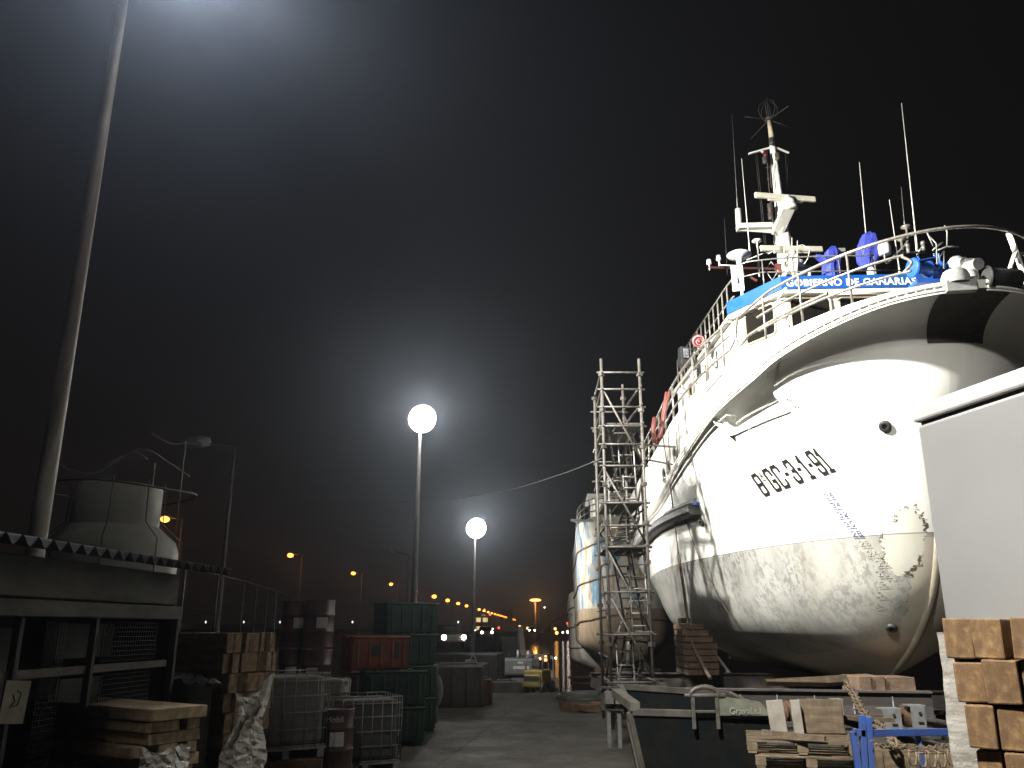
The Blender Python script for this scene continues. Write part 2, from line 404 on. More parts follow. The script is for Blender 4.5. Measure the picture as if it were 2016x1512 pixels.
# ------- overhang: same white paint
ship = thing('patrol_ship', 'large white government patrol ship with blue wheelhouse roof, bow towards the camera on a cradle', 'ship', SHIP_O, SHIP_A)
aa = sorted(set([round(i/70, 5) for i in range(71)]+[round(.55+i*.0022, 5) for i in range(140)]+[1+i/16 for i in range(17)]))
mb = MB(); rows = []
NZ = 118
for j in range(NZ+1):
    t = (j/NZ)
    row = []
    for a in aa:
        kp = knuck_pt(a); ztop = kp.z-soff_h(a); z = .92+(ztop-.92)*t**1.1
        p = main_pt(a, z)
        d = pocket(p.y, p.z) if .3 < a < 1 else 0
        if d: p = p+Vector((d*.9, d*.35, 0))
        row.append(p)
    rows.append(row)
NS = 26
for j in range(1, NS+1):
    t = j/NS; row = []
    for i, a in enumerate(aa):
        kp = knuck_pt(a); p0 = rows[NZ][i]
        row.append(Vector((p0.x+(kp.x-p0.x)*t**1.55, p0.y+(kp.y-p0.y)*t**1.55, p0.z+(kp.z-p0.z)*(1-(1-t)**2.1))))
    rows.append(row)
SOFF = rows[NZ:]
n = len(aa); V = []; F = []
for side in (1, -1):
    k0 = len(V)
    for row in rows: V += [Vector((p.x*side, p.y, p.z)) for p in row]
    for j in range(len(rows)-1):
        for i in range(n-1):
            f = (k0+j*n+i, k0+j*n+i+1, k0+(j+1)*n+i+1, k0+(j+1)*n+i)
            F.append(f if side == 1 else f[::-1])
m1 = len(rows)*n
F += [(i, m1+i, m1+i+1, i+1) for i in range(n-1)]                              # flat keel
F += [(j*n+n-1, m1+j*n+n-1, m1+(j+1)*n+n-1, (j+1)*n+n-1) for j in range(len(rows)-1)]   # transom
mb.add(V, F, True); mb.build('hull', HULLM, ship, fix=False)
# ------- forecastle plating above the deck edge, with its deck
mb = MB(); ab = [i/60 for i in range(61)]+[1+i/12 for i in range(1, 13)]
for side in (1, -1):
    def fb(a, t):
        p = knuck_pt(a).lerp(top_pt(a), t); return Vector((p.x*side, p.y, p.z))
    mb.grid(fb, ab, [0, .25, .5, .75, 1])
    def fi(a, t):
        p = top_pt(a, 0, -.08); k_ = knuck_pt(a).z+.05; return Vector((p.x*side, p.y+.05*t, p.z+(k_-p.z)*t))
    mb.grid(lambda a, t: Vector((top_pt(a, 0, -.08*t).x*side, *top_pt(a, 0, -.08*t).yz)), ab, [0, 1], False)
    mb.grid(fi, ab, [0, 1])
    mb.grid(lambda a, t: Vector((top_pt(a, 0, -.08).x*side*t, top_pt(a).y+.1, knuck_pt(a).z+.06)), ab, [0, 1], False)
mb.build('forecastle', WHITE, ship, fix=False)
# rubbing bar along the deck edge, studded with bolts
mb = MB()
for side in (1, -1):
    for off, dz, r in ((.035, .10, .035), (.045, .0, .03), (.03, -.055, .018)):
        P = []
        for i in range(1, 110):
            a = i/72; p = top_pt(min(a, 1.6), 0, off); kz = knuck_pt(min(a, 1.6)).z
            P.append(Vector((p.x*side, p.y, kz+dz)))
        mb.tube(P, r, 6)
mb.build('rubbing_bar', WHITE, ship)
mb = MB()
for i in range(40):
    a = .07+i*.021; p = top_pt(a, 0, .03); p.z = knuck_pt(a).z+.05
    mb.ball(p, .022, 4)
mb.build('bolts', OFFW, ship)
# stem bar
mb = MB(); P = [Vector((0, stem_y(z)-.02, z)) for z in [.93+.25*i for i in range(27)]]
P = [Vector((0, 9.5, .91)), Vector((0, 8.4, .91))]+P
mb.tube([p+Vector((0, .075, .03)) for p in P if p.z < 3.95], .11, 12)
mb.build('stem_bar', pm('stem_bar_paint', (.36, .33, .26), (.25, .22, .165), 2.5, .6, 0, .1), ship)
# dark chafing mat under the bow tip
def soff_pt(x, t):
    """point under the overhang, t from the deck edge down"""
    a = math.asin(min(abs(x)/BK, 1))/PHI; r = (1-t)*NS
    i = min(range(len(aa)), key=lambda k: abs(aa[k]-a)); i = max(1, i); i0 = i-1 if aa[i] > a else i; i1 = min(i0+1, len(aa)-1)
    f = (a-aa[i0])/max(aa[i1]-aa[i0], 1e-6); j0 = int(min(max(r, 0), NS-1e-6)); fr = r-j0
    def g(j): return SOFF[j][i0].lerp(SOFF[j][i1], f)
    p = g(j0).lerp(g(j0+1), fr); return Vector((math.copysign(p.x, x), p.y, p.z))
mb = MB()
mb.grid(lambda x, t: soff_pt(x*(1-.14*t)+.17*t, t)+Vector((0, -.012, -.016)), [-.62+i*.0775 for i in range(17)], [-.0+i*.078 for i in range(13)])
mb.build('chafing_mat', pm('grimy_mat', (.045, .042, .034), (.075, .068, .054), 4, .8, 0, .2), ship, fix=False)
mb = MB()
mb.box((-.33, .02, 8.02), (.52, .16, .22), rz=-.1); mb.lathe([(0, .26), (.1, .25), (.2, .2), (.24, .1), (.25, -.05)], (-.34, .12, 8.14), 20)
mb.build('bow_fairlead', pm('bow_grey_paint', (.34, .35, .34), (.24, .24, .23), 5, .5), ship, .015)
mb = MB(); mb.cyl((.12, -.05, 8.16), (.72, .05, 8.16), .17, n=20); mb.lathe([(.18, 0), (.21, .03), (.18, .07)], (.10, -.05, 8.16), 20, (1, 0, 0)); mb.box((.5, .2, 8.1), (.5, .3, .25))
mb.build('bow_roller', BLACK, ship, .01)
for u_, v_, Y_, r, h in ((1888, 547, 14.6, .13, .42), (1914, 548, 14.3, .15, .36)):
    mb = MB(); c = S(u_, v_, Y_); mb.lathe([(r*.8, 0), (r*.8, h*.6), (r*1.05, h*.64), (r*1.08, h*.86), (r*.7, h), (0, h*1.02)], c, 20)
    mb.tube([c+Vector((0, 0, h*.5)), c+Vector((.0, -.1, h*.6)), c+Vector((.02, -.26, h*.5))], r*.75, 14); mb.build('deck_vent', pm('vent_white', (.34, .35, .35), (.27, .27, .265), 4, .4), ship)
# windlass in bright blue
mb = MB(); B0 = S(1803, 527, 15.6)
mb.lathe([(.0, -.02), (.27, 0), (.3, .05), (.22, .1), (.16, .3), (.17, .36), (.24, .5), (.25, .56), (0, .56)], B0+Vector((-.12, 0, .0)), 22, (1, .25, 0))
mb.lathe([(.0, 0), (.12, 0), (.19, .12), (.14, .25), (.0, .25)], B0+Vector((.62, .15, .06)), 16, (1, .2, .1))
mb.cyl(B0+Vector((.4, .1, .05)), B0+Vector((1.1, .25, .05)), .07)
mb.box(B0+Vector((.75, .2, -.2)), (.18, .4, .55), .2); mb.box(B0+Vector((.45, .25, -.42)), (1.0, .6, .1)); mb.box(B0+Vector((.98, .22, -.1)), (.12, .35, .6), .2)
mb.cyl(B0+Vector((.75, .1, .15)), B0+Vector((.72, .05, .45)), .035)
mb.tube([B0+Vector((.1, 0, .35)), B0+Vector((.15, 0, .22)), B0+Vector((.6, .05, .33)), B0+Vector((.58, .05, .45))], .025)
mb.v = [tuple(B0+(Vector(p)-B0)*.72) for p in mb.v]
mb.build('windlass', BLUEM, ship, .01)
# tangle of thin iron over the windlass (anchor and stanchions)
mb = MB(); C0 = S(1845, 520, 15.2)
for pts in ([(0, 0, 0), (.05, 0, .45), (-.08, 0, .62)], [(.05, 0, .3), (.25, 0, .38), (.3, 0, .7), (.27, 0, .85)], [(-.05, 0, .3), (.1, 0, .42), (.2, .05, .5)], [(.25, 0, .38), (.5, .05, .4)], [(0, 0, .05), (.18, .02, .3), (.12, 0, -.1)], [(-.1, 0, .7), (-.02, 0, .4)]):
    mb.tube([C0+Vector(p) for p in pts], .016, 6)
mb.build('foredeck_ironwork', STEEL, ship)

# ------- anchor pocket flanges and the drilled plates beside them
mb = MB()
def yz(y, z, off=0): return hull_yz(y, z, off)
def edge(p, q_, w, n=14): return [yz(p[0]+(q_[0]-p[0])*i/n, p[1]+(q_[1]-p[1])*i/n, w) for i in range(n+1)]
A_, B_, C_, E_ = PK
mb.tube(edge(E_, C_, .02), .028, 6)
P0, P1 = edge(B_, C_, .0), edge(B_, C_, .16)
mb.grid(lambda i, t: P0[i].lerp(P1[i], t), range(15), [0, 1], False)
mb.grid(lambda i, t: (P0[i].lerp(P1[i], t))+Vector((0, .02, 0)), range(15), [0, 1], False)
mb.tube(P1, .014, 6)
mb.build('anchor_pocket_flange', WHITE, ship)
mb = MB()
def slot(y, z, w=.012, h=.055):
    c = [yz(y-w, z-h, .006), yz(y+w, z-h, .006), yz(y+w, z+h, .006), yz(y-w, z+h, .006)]; mb.add(c, [(0, 1, 2, 3)])
for gi, (gy, gz) in enumerate(((3.42, 6.98), (3.32, 6.80), (3.22, 6.62))):
    for k in range(3):
        for m_ in range(2):
            slot(gy-.085*k*.7-.02*m_, gz-.035*k-.12*m_+.05, .009, .038)
for k in range(5):
    for m_ in range(2): slot(5.5-.1*k+.1*m_, 6.45-.05*k-.1*m_, .014, .016)
mb.build('drain_slots', BLACK, ship, fix=False)
# seam where the forecastle plate overlaps
mb = MB(); P = [top_pt(.735, -.02, .014)]; kp = top_pt(.735, 0, .014); kz = knuck_pt(.735).z
mb.tube([Vector((kp.x, kp.y, kz+.02+(kp.z-kz-.25)*t)) for t in (0, .3, .6, 1)]+[top_pt(.66, -.12, .012)], .016, 6)
mb.build('plate_seam', pm('seam_grime', (.25, .22, .17), (.4, .38, .32), 3, .7), ship)
# ------- portholes
for u, v, Yd in ((1305, 895, 22.8), (1290, 922, 24.0), (1283, 936, 25.0)):
    p = S(u, v, Yd); a = math.acos(1-min(p.y/LK, 1))/PHI if p.y < LK else 1+(p.y-LK)/(SEND-LK)
    c = top_pt(a, 0, .0); h = zt_y(p.y)-knuck_pt(a).z; c = knuck_pt(a).lerp(c, max(0, min(1, (p.z-knuck_pt(a).z)/h)))
    nrm = Vector((-1, -.12, 0))
    mb = MB(); mb.lathe([(.0, .02), (.19, .02), (.19, .0)], c, 22, nrm); w = mb.build('porthole', GLASS, ship, fix=True)
    mb = MB(); mb.lathe([(.18, 0), (.19, .045), (.23, .045), (.24, 0)], c, 22, nrm); mb.build('frame', STEEL, w)
# rubbing strake (black rubber on a grey backing, blue end)
mb = MB(); mg = MB(); P = [hull_yz(8.35+i*.6, 5.3, .17) for i in range(25)]
def strip(mb, P, prof):
    V = []
    for i, p in enumerate(P):
        t = (P[min(i+1, len(P)-1)]-P[max(i-1, 0)]).normalized(); nn = Vector((-t.y, t.x, 0)).normalized()
        if nn.x > 0: nn = -nn
        V += [p+nn*a+Vector((0, 0, b)) for a, b in prof]
    k = len(prof); F = [(i*k+j, i*k+(j+1) % k, (i+1)*k+(j+1) % k, (i+1)*k+j) for i in range(len(P)-1) for j in range(k)]
    mb.add(V, F+[tuple(range(k)), tuple((len(P)-1)*k+j for j in reversed(range(k)))])
strip(mb, P, [(-.2, -.16), (.08, -.16), (.14, -.08), (.14, .08), (.1, .14), (-.2, .14)])
rs = mb.build('rubbing_strake', BLACK, ship)
mb = MB(); strip(mb, [p+Vector((-.004, 0, 0)) for p in P[:6]], [(-.2, .142), (.02, .142), (.02, .24), (-.2, .30)]); mb.build('strake_cap', GREYP, rs)
mb = MB(); p = hull_yz(8.32, 5.3, .14); mb.box(p+Vector((.03, -.03, .11)), (.20, .05, .06), -.4); mb.build('strake_end', BLUEP, rs)
# hawse holes / discharge fittings
for u, v, y0 in ((1381, 1032, None), (1736, 841, None), (1749, 1235, None)):
    best = min(((SHIP_M @ hull_yz(y, z, .02)) for y in [2+.1*i for i in range(90)] for z in [1.2+.1*k for k in range(60)] if y > stem_y(z)+.03), key=lambda P_: (((P_.x/(P_.y*math.cos(PITCH)+(P_.z-CAM_Z)*math.sin(PITCH)))*FPX+1008-u)**2+(756-FPX*((P_.z-CAM_Z)*math.cos(PITCH)-P_.y*math.sin(PITCH))/(P_.y*math.cos(PITCH)+(P_.z-CAM_Z)*math.sin(PITCH))-v)**2))
    c = SHIP_I @ best; nrm = hull_yz(c.y, c.z, .3)-hull_yz(c.y, c.z, .02)
    mb = MB(); mb.lathe([(.05, .03), (.09, .04), (.115, .02), (.12, -.03)], c, 18, nrm); mb.lathe([(0, .0), (.06, .0)], c, 14, nrm)
    mb.build('hull_outlet', BLACK, ship)
# ------- writing on the hull, as strokes laid on the plating
def ribbon(mb, f, line, hw, lay):
    for i in range(len(line)-1):
        a, b = Vector(line[i]), Vector(line[i+1]); d = (b-a); L = d.length
        if L < 1e-6: continue
        d /= L; nn = Vector((-d.y, d.x)); a = a-d*hw*.98; b = b+d*hw*.98
        k = max(1, int(L/.12)); V = []; e = lay+.0006*i
        for j in range(k+1):
            m_ = a.lerp(b, j/k)
            for s_ in (-1, 1):
                w = m_+nn*hw*s_; p0 = f(w.x, w.y); V.append(p0+Vector((-e, -e*.7, 0)))
        mb.add(V, [(2*j, 2*j+2, 2*j+3, 2*j+1) for j in range(k)])
c_ = .14
GL = {
 '8': [[(c_, .5), (0, .5+c_/2), (0, 1-c_), (c_, 1), (1-c_, 1), (1, 1-c_), (1, .5+c_/2), (1-c_, .5), (c_, .5), (0, .5-c_/2), (0, c_), (c_, 0), (1-c_, 0), (1, c_), (1, .5-c_/2), (1-c_, .5)]],
 'G': [[(1, .72), (1, 1-c_), (1-c_, 1), (c_, 1), (0, 1-c_), (0, c_), (c_, 0), (1-c_, 0), (1, c_), (1, .42), (.6, .42)]],
 'C': [[(1, .74), (1, 1-c_), (1-c_, 1), (c_, 1), (0, 1-c_), (0, c_), (c_, 0), (1-c_, 0), (1, c_), (1, .26)]],
 '3': [[(0, .78), (0, 1-c_), (c_, 1), (1-c_, 1), (1, 1-c_), (1, .6), (.85, .52), (.5, .52)], [(.85, .52), (1, .42), (1, c_), (1-c_, 0), (c_, 0), (0, c_), (0, .24)]],
 '1': [[(.08, .8), (.5, 1), (.5, 0)], [(.1, 0), (.9, 0)]],
 '9': [[(1, .45), (c_, .45), (0, .55), (0, 1-c_), (c_, 1), (1-c_, 1), (1, 1-c_), (1, c_), (1-c_, 0), (c_, 0), (0, c_), (0, .2)]],
 '-': [[(.2, .5), (.8, .5)]],
 'A': [[(0, 0), (.5, 1), (1, 0)], [(.2, .35), (.8, .35)]],
 '6': [[(1, .85), (.7, 1), (.3, 1), (0, .8), (0, .2), (.3, 0), (.7, 0), (1, .2), (1, .4), (.7, .55), (.3, .55), (0, .4)]],
 '4': [[(.75, 0), (.75, 1), (0, .35), (1, .35)]],
 '2': [[(0, .8), (.3, 1), (.7, 1), (1, .8), (1, .6), (0, 0), (1, 0)]],
 '0': [[(.3, 0), (0, .25), (0, .75), (.3, 1), (.7, 1), (1, .75), (1, .25), (.7, 0), (.3, 0)]],
 'R': [[(0, 0), (0, 1), (.8, 1), (1, .8), (.8, .55), (0, .55)], [(.5, .55), (1, 0)]],
 'I': [[(.5, 0), (.5, 1)]],
 'S': [[(1, .85), (.75, 1), (.25, 1), (0, .8), (.25, .55), (.75, .5), (1, .25), (.75, 0), (.25, 0), (0, .15)]],
}
INK = pm('black_lettering', (.003, .003, .003), (.006, .006, .006), 6, .7)
MARK = pm('draught_mark_paint', (.12, .14, .2), (.06, .09, .22), 4, .6)
OLDMARK = pm('old_mark_paint', (.30, .29, .24), (.42, .4, .34), 8, .7)
def write(mb, f, txt, h, w, gap, hw, lay, u0=0, v0=0, wide=None, shear=0.0):
    u = u0
    for ch in txt:
        if ch == ' ': u += w; continue
        ww = w*(wide or {}).get(ch, 1)
        for line in GL[ch]:
            ribbon(mb, f, [(u+x*ww-shear*(v0+y*h), v0+y*h) for x, y in line], hw, lay)
        u += ww+gap
    return u
mb = MB(); f = on_hull(5.15, 5.12, .010, .085)
SHR = .20
u = write(mb, f, '8', .46, .19, .05, .036, .002, u0=-.06, shear=SHR)
write(mb, f, 'A', .14, .10, .03, .012, .003, u+.03, .33, shear=SHR); ribbon(mb, f, [(u+.03-.06, .28), (u+.13-.06, .28)], .012, .003)
u = write(mb, f, 'GC', .46, .20, .115, .036, .002, u+.21, 0, None, SHR)
write(mb, f, '-3-1-91', .46, .185, .095, .036, .002, u, 0, {'-': .5, '1': .72}, SHR)
mb.build('registration_number', INK, ship, fix=False)
for k, num in enumerate(('36', '34', '32', '30', '28', '26', '24', '22', '20', '18', '16', '14')):
    zz = 4.80-.2*k; mb = MB(); f = on_hull(max(3.65-.02*k, stem_y(zz)+.33), zz, .008)
    hw = .009 if k < 5 else .007
    write(mb, f, num, .095, .075, .05, hw, .001, -.10, .015); ribbon(mb, f, [(-.11, -.03), (.11, -.03)], hw, .001)
    mb.build('draught_mark', MARK if k < 5 else OLDMARK, ship, fix=False)
mb = MB()
def fname(u, v):
    a = .775-u*.065; p = top_pt(a, -.36+v-.12*u, .012); return p
write(mb, fname, 'RIAS', .13, .11, .05, .012, .001); mb.build('ship_name', pm('faded_name_paint', (.42, .44, .46), (.6, .6, .58), 9, .6), ship, fix=False)
# ------- wheelhouse
def mirror(pts): return pts+[(-x, y) for x, y in reversed(pts)]
WP = mirror([(-3.15, 14.0), (-2.72, 6.95), (-1.82, 5.35)])
wh = MB().prism(WP, 7.1, 10.12).build('wheelhouse', WHITE, ship)
RP = mirror([(-3.3, 14.2), (-2.9, 6.8), (-1.92, 5.12)])
FB = mirror([(-2.78, 7.3), (-2.9, 6.8), (-1.92, 5.12)])
roof = MB().prism(FB, 10.16, 10.5).build('wheelhouse_roof', BLUEP, ship)
mb = MB().prism([(x*.99, y+.03) for x, y in RP], 10.06, 10.155); mb.build('roof_soffit', OFFW, roof)
mb = MB().prism([(x*.985, max(y+.05, 7.32)) for x, y in RP], 10.158, 10.21); mb.build('roof_deck', GREYP, roof)
lettering('roof_lettering', 'GOBIERNO DE CANARIAS', .252, pm('white_lettering', (.85, .85, .83), (.8, .8, .78), 4, .5), roof, (-1.80, 5.11, 10.225), space=1.08, extrude=.004, bold=.006)
def wall_frame(p, q_):
    p, q_ = Vector((*p, 0)), Vector((*q_, 0)); d = (q_-p).normalized(); nn = Vector((d.y, -d.x, 0)); return p, d, nn
def window(p, q_, c0, w, z0, z1, name='window', rnd=.1, fm=None):
    """rounded pane with a proud frame on the wall p->q_ (outside on the right of p->q_)"""
    P0, d, nn = wall_frame(p, q_); c = P0+d*c0; h = (z1-z0)/2; zc = (z0+z1)/2
    def loop(g, off):
        L = []
        for sx, sz, a0 in ((1, 1, 0), (-1, 1, 90), (-1, -1, 180), (1, -1, 270)):
            for k in range(5):
                a = R(a0+k*22.5); x = sx*(w/2+g-rnd)+rnd*math.cos(a); z = sz*(h+g-rnd)+rnd*math.sin(a)
                L.append(c+d*x+nn*off+Vector((0, 0, zc+z)))
        return L
    mb = MB(); L = loop(0, .02); mb.add(L, [tuple(range(len(L)))]); w_ = mb.build(name, GLASS, wh)
    mb = MB(); mb.tube(loop(.02, .022), .035, 6, True); mb.build('frame', fm or pm('worn_window_frame', (.26, .19, .12), (.42, .37, .3), 5, .6), w_)
    return w_
L_ = ((-2.72, 6.95), (-1.82, 5.35)); Fp = ((-1.82, 5.35), (1.82, 5.35)); Sd = ((-3.15, 14.0), (-2.72, 6.95))
window(*L_, .98, 1.0, 9.22, 10.0)
for i in range(3): window(*Fp, .62+1.2*i, .95, 9.22, 9.98)
for c0, w in ((2.0, .5), (4.2, .5)): window(*Sd, c0, w, 8.9, 9.75, rnd=.08)
window(*Sd, 5.35, .32, 9.2, 9.75, 'small_window', .06, OFFW)
mb = MB(); P0, d, nn = wall_frame(*Sd); c = P0+d*3.1+Vector((0, 0, 8.75)); mb.box(c+nn*.02, (.06, .75, 1.75), math.atan2(d.y, d.x)-R(90)); mb.build('side_door', OFFW, ship, .02)
# light rail under the roof, box and mirror on the chamfer
mb = MB(); P0, d, nn = wall_frame(*L_); mb.beam(P0+d*.1+nn*.12+Vector((0, 0, 10.06)), P0+d*1.0+nn*.14+Vector((0, 0, 10.06)), .12, .09)
mb.cyl(P0+d*1.75+nn*.1+Vector((0, 0, 9.99)), P0+d*2.35+nn*.45+Vector((0, 0, 9.99)), .035); mb.build('light_rail', OFFW, wh)
mb = MB(); mb.cyl(Vector((-.9, 5.1, 10.0)), Vector((.9, 5.1, 10.0)), .03); mb.build('wiper_rail', OFFW, wh)
# name board with the blue emblem at the corner of the roof
bp = S(1452, 548, 20.25); nb = MB().box(bp, (.30, .03, .72), R(-12)).build('sign_board', WHITE, ship)
mb = MB(); Mz = Matrix.Rotation(R(-12), 3, 'Z')
for r in range(5):
    for c in range(2): mb.tube([bp+Mz @ Vector((-.035+.07*c+.028*math.cos(t), -.018, -.24+.085*r+.028*math.sin(t))) for t in [k*math.pi/4 for k in range(8)]], .010, 5, True)
mb.build('emblem', pm('emblem_blue', (.02, .05, .3), (.03, .07, .35), 5, .5), nb)
# ------- rails
def tubes(mb, P, r, n=8): mb.tube(smooth_path(P, 5), r, n)
def rail_at(a, h, out=0): p = top_pt(min(a, 1.98), 0, -.05+out); return Vector((p.x, p.y, zt_y(p.y)+h))
mb = MB()
A0, A1 = -.62, .60                      # the pulpit round the bow, port end at A1
def bow_pt(s, h):
    p = rail_at(abs(s), h); return Vector((p.x if s >= 0 else -p.x, p.y, p.z))
def hb(s, f): # rail heights droop towards the loops
    return 1.06*f if s < .5 else 1.06*f-(s-.5)*1.4*f
N = 60
top = [bow_pt(A0+(A1-A0)*i/N, hb(A0+(A1-A0)*i/N, 1)) for i in range(N+1)]
e = bow_pt(A1+.012, .55); e2 = bow_pt(A1+.0, .28)
tubes(mb, top+[e, e2]+[bow_pt(A1-.03-.5*i/30, .36+.1*i/30) for i in range(14)], .034)
midP = [bow_pt(A1-.06-(A1-.07)*i/30*.72, .64+.04*i/30) for i in range(31)]
lo = [bow_pt(A1-.06-(A1-.07)*i/30*.72, .32+.02*i/30) for i in range(31)]
tip = bow_pt(.155, .5)
tubes(mb, midP[:-1]+[bow_pt(.175, .655), tip, bow_pt(.175, .345)]+lo[::-1], .028)
sp_ = [bow_pt(-.17-.4*i/20, .66) for i in range(21)]; sl_ = [bow_pt(-.17-.4*i/20, .34) for i in range(21)]
tubes(mb, sp_[::-1]+[bow_pt(-.15, .5)]+sl_, .028)
for s in (-.62, -.4, -.26, .30, .42, .52): mb.cyl(bow_pt(s, 0), bow_pt(s, hb(s, 1)), .026, n=8)
mb.build('bow_rail', RAILM, ship)
for s, t in ((-.13, -.17), (-.3, -.33)):
    mb = MB(); p0 = bow_pt(s, 1.02); mb.beam(p0, bow_pt(t, .02), .10, .03); mb.beam(p0.lerp(bow_pt(t, 0), .35), bow_pt(s+.02, .3), .08, .025); mb.build('pulpit_stay', WHITE, ship)
mb = MB()
B0, B1 = .625, 1.5
for k, h in enumerate((1.02, .68, .34)):
    tubes(mb, ([bow_pt(B0-.012, .85), bow_pt(B0, .98)] if k == 0 else [])+[bow_pt(B0+.01+(B1-B0)*i/30, h) for i in range(31)], .027 if k else .034)
tubes(mb, [bow_pt(B0+.01, 1.02), bow_pt(B0-.012, .86), bow_pt(B0-.008, .5), bow_pt(B0+.01, .34)], .027)
for s in (.66, .73, .80, .87, .95, 1.05, 1.15, 1.25, 1.35, 1.45):
    mb.cyl(bow_pt(s, -.02), bow_pt(s, 1.02), .03, n=8)
    if s in (.73, .87): mb.cyl(bow_pt(s, .62), bow_pt(s-.03, .0)+Vector((.25, 0, 0)), .02, n=6)
mb.build('deck_rail', RAILM, ship)
# rails on the wheelhouse roof
mb = MB()
RL = [Vector((x, y, 10.21)) for x, y in [(-3.1, 14), (-2.72, 7.4), (-2.66, 6.9)]]
for h in (1.0, .5): mb.tube([p+Vector((0, 0, h)) for p in RL], .026, 8)
for i in range(14):
    p = RL[0].lerp(RL[1], i/13); mb.cyl(p, p+Vector((0, 0, 1.0)), .026, n=6)
mb.build('roof_side_rail', RAILM, ship)
mb = MB()
f0 = S(1458, 522, 20.3); P = [S(1452, 556, 20.2), f0, S(1500, 512, 20.0), S(1600, 505, 19.8), S(1720, 503, 19.7)]
tubes(mb, P, .022); mb.tube([S(1462, 545, 20.2), S(1500, 536, 20.0), S(1640, 534, 19.8), S(1780, 532, 19.7)], .018, 6)
for u, v in ((1500, 512), (1560, 509), (1650, 504), (1720, 503)): mb.cyl(S(u, v, 19.9), Vector((S(u, v, 19.9).x, S(u, v, 19.9).y, 10.5)), .018, n=6)
mb.build('roof_front_rail', RAILM, ship)
mb = MB(); p = S(1376, 672, 22.4); mb.lathe([(.0, .0), (.05, .02), (.06, -.03), (.12, -.02), (.19, .06), (.15, -.08), (.0, -.1)], p, 22, (-.4, -1, -.1)); mb.cyl(p+Vector((0, .1, 0)), p+Vector((.3, .2, .05)), .04)
mb.build('alarm_horn', RED, ship)
mb = MB(); p = S(1347, 703, 24.0); mb.box(p, (.36, .30, .62), .3, taper=.8); mb.beam(p+Vector((.2, 0, .2)), p+Vector((.6, .1, .5)), .06, .06); fl = mb.build('deck_floodlight', BLACK, ship, .03)
mb = MB(); mb.box(p+Vector((.03, -.19, .06)), (.16, .04, .3), .3); mb.build('reflector', pm('lamp_reflector', (.5, .5, .52), (.2, .2, .22), 6, .2, .6), fl)
for u, v, Yd in ((1364, 738, 22.0), (1338, 770, 23.4), (1545, 622, 18.2)):
    p = S(u, v, Yd); mb = MB(); mb.lathe([(0, .06), (.07, .05), (.09, 0), (.05, -.08), (0, -.1)], p, 14, (-.6, -1, -.2)); mb.cyl(p, p+Vector((.12, .1, -.25)), .025); mb.build('deck_lamp', OFFW, ship)
# life-ring brackets and red hanging rope fenders
for pts in ([(1327, 772, 21.7), (1320, 800, 21.6), (1311, 850, 21.6), (1303, 872, 21.8)], [(1321, 772, 21.9), (1313, 820, 21.9), (1303, 874, 21.9)]):
    MB().tube(smooth_path([S(*p)+Vector((-.12, 0, 0)) for p in pts]), .045, 8).build('rope_fender', REDR, ship)
MB().tube([S(1296, 822, 23)+Vector((-.1, 0, 0)), S(1294, 845, 23)+Vector((-.12, 0, 0)), S(1296, 872, 23)+Vector((-.1, 0, 0))], .07, 8).build('rope_fender', REDR, ship)
mb = MB()
mb.tube(smooth_path([S(1303, 845, 23.4), S(1311, 900, 23.7), S(1320, 960, 23.9), S(1336, 1092, 24.0)]), .018, 6)
mb.tube(smooth_path([S(1336, 1092, 24.0), S(1346, 1160, 23.8), S(1362, 1262, 23.4), S(1398, 1335, 22.2)]), .045, 6)
mb.tube(smooth_path([S(1322, 955, 23.9), S(1352, 1030, 23.4), S(1385, 1120, 22.8), S(1432, 1205, 22.0)]), .012, 6)  # this thin strand stands in for the rope's shadow on the hull
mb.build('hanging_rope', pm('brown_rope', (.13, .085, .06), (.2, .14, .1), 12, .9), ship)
# ------- mast
M0 = S(1551, 545, 23.4); M1 = S(1519, 270, 23.4); M2 = S(1514, 238, 23.4)
mb = MB(); mb.tube([M0+Vector((0, 0, -2.4)), M0, M0.lerp(M1, .36), M0.lerp(M1, .45), M0.lerp(M1, .9), M1], [.30, .27, .21, .15, .10, .09], 14)
mast = mb.build('mast', WHITE, ship)
mb = MB(); mb.cyl(M1, M2, .085, .06); mb.build('mast_head', pm('stained_mast_paint', (.55, .42, .2), (.6, .56, .46), 4, .6), mast)
mb = MB(); T = M2+Vector((0, 0, .05))
for k in range(6):
    a = k*math.pi/3; mb.tube(smooth_path([T+Vector((.30*x*math.cos(a), .30*x*math.sin(a), z)) for x, z in ((.1, 0), (.7, .08), (1, .3), (.85, .55), (.3, .68))]), .010, 5)
for k in range(4):
    a = k*math.pi/2+.4; mb.cyl(T, T+Vector((.95*math.cos(a), .95*math.sin(a), -.12)), .012, n=5)
mb.cyl(T, T+Vector((0, 0, .85)), .014, n=5); mb.lathe([(.0, .08), (.13, .06), (.13, -.02), (0, -.03)], T, 12)
mb.build('direction_finder', DARKST, mast)
mb = MB(); mb.beam(S(1474, 303, 23.4), S(1517, 291, 23.4), .07, .05); mb.beam(S(1497, 297, 23.4), S(1510, 304, 23.4), .05, .04)
mb.beam(S(1524, 289, 23.4), S(1553, 301, 23.5), .05, .04); mb.build('yard', WHITE, mast)
mb = MB()
for u, v in ((1507, 305), (1517, 416)): p = S(u, v, 23.2); mb.lathe([(0, .1), (.08, .09), (.08, -.02), (.06, -.1), (0, -.1)], p, 12)
mb.build('red_lamp', RED, mast)
mb = MB()
for u, v in ((1506, 315), (1531, 308), (1519, 278), (1517, 425), (1516, 408)): p = S(u, v, 23.15); mb.lathe([(0, .13), (.085, .1), (.075, -.08), (.09, -.1), (0, -.13)], p, 12)
mb.build('signal_lamp', DARKST, mast)
mb = MB()
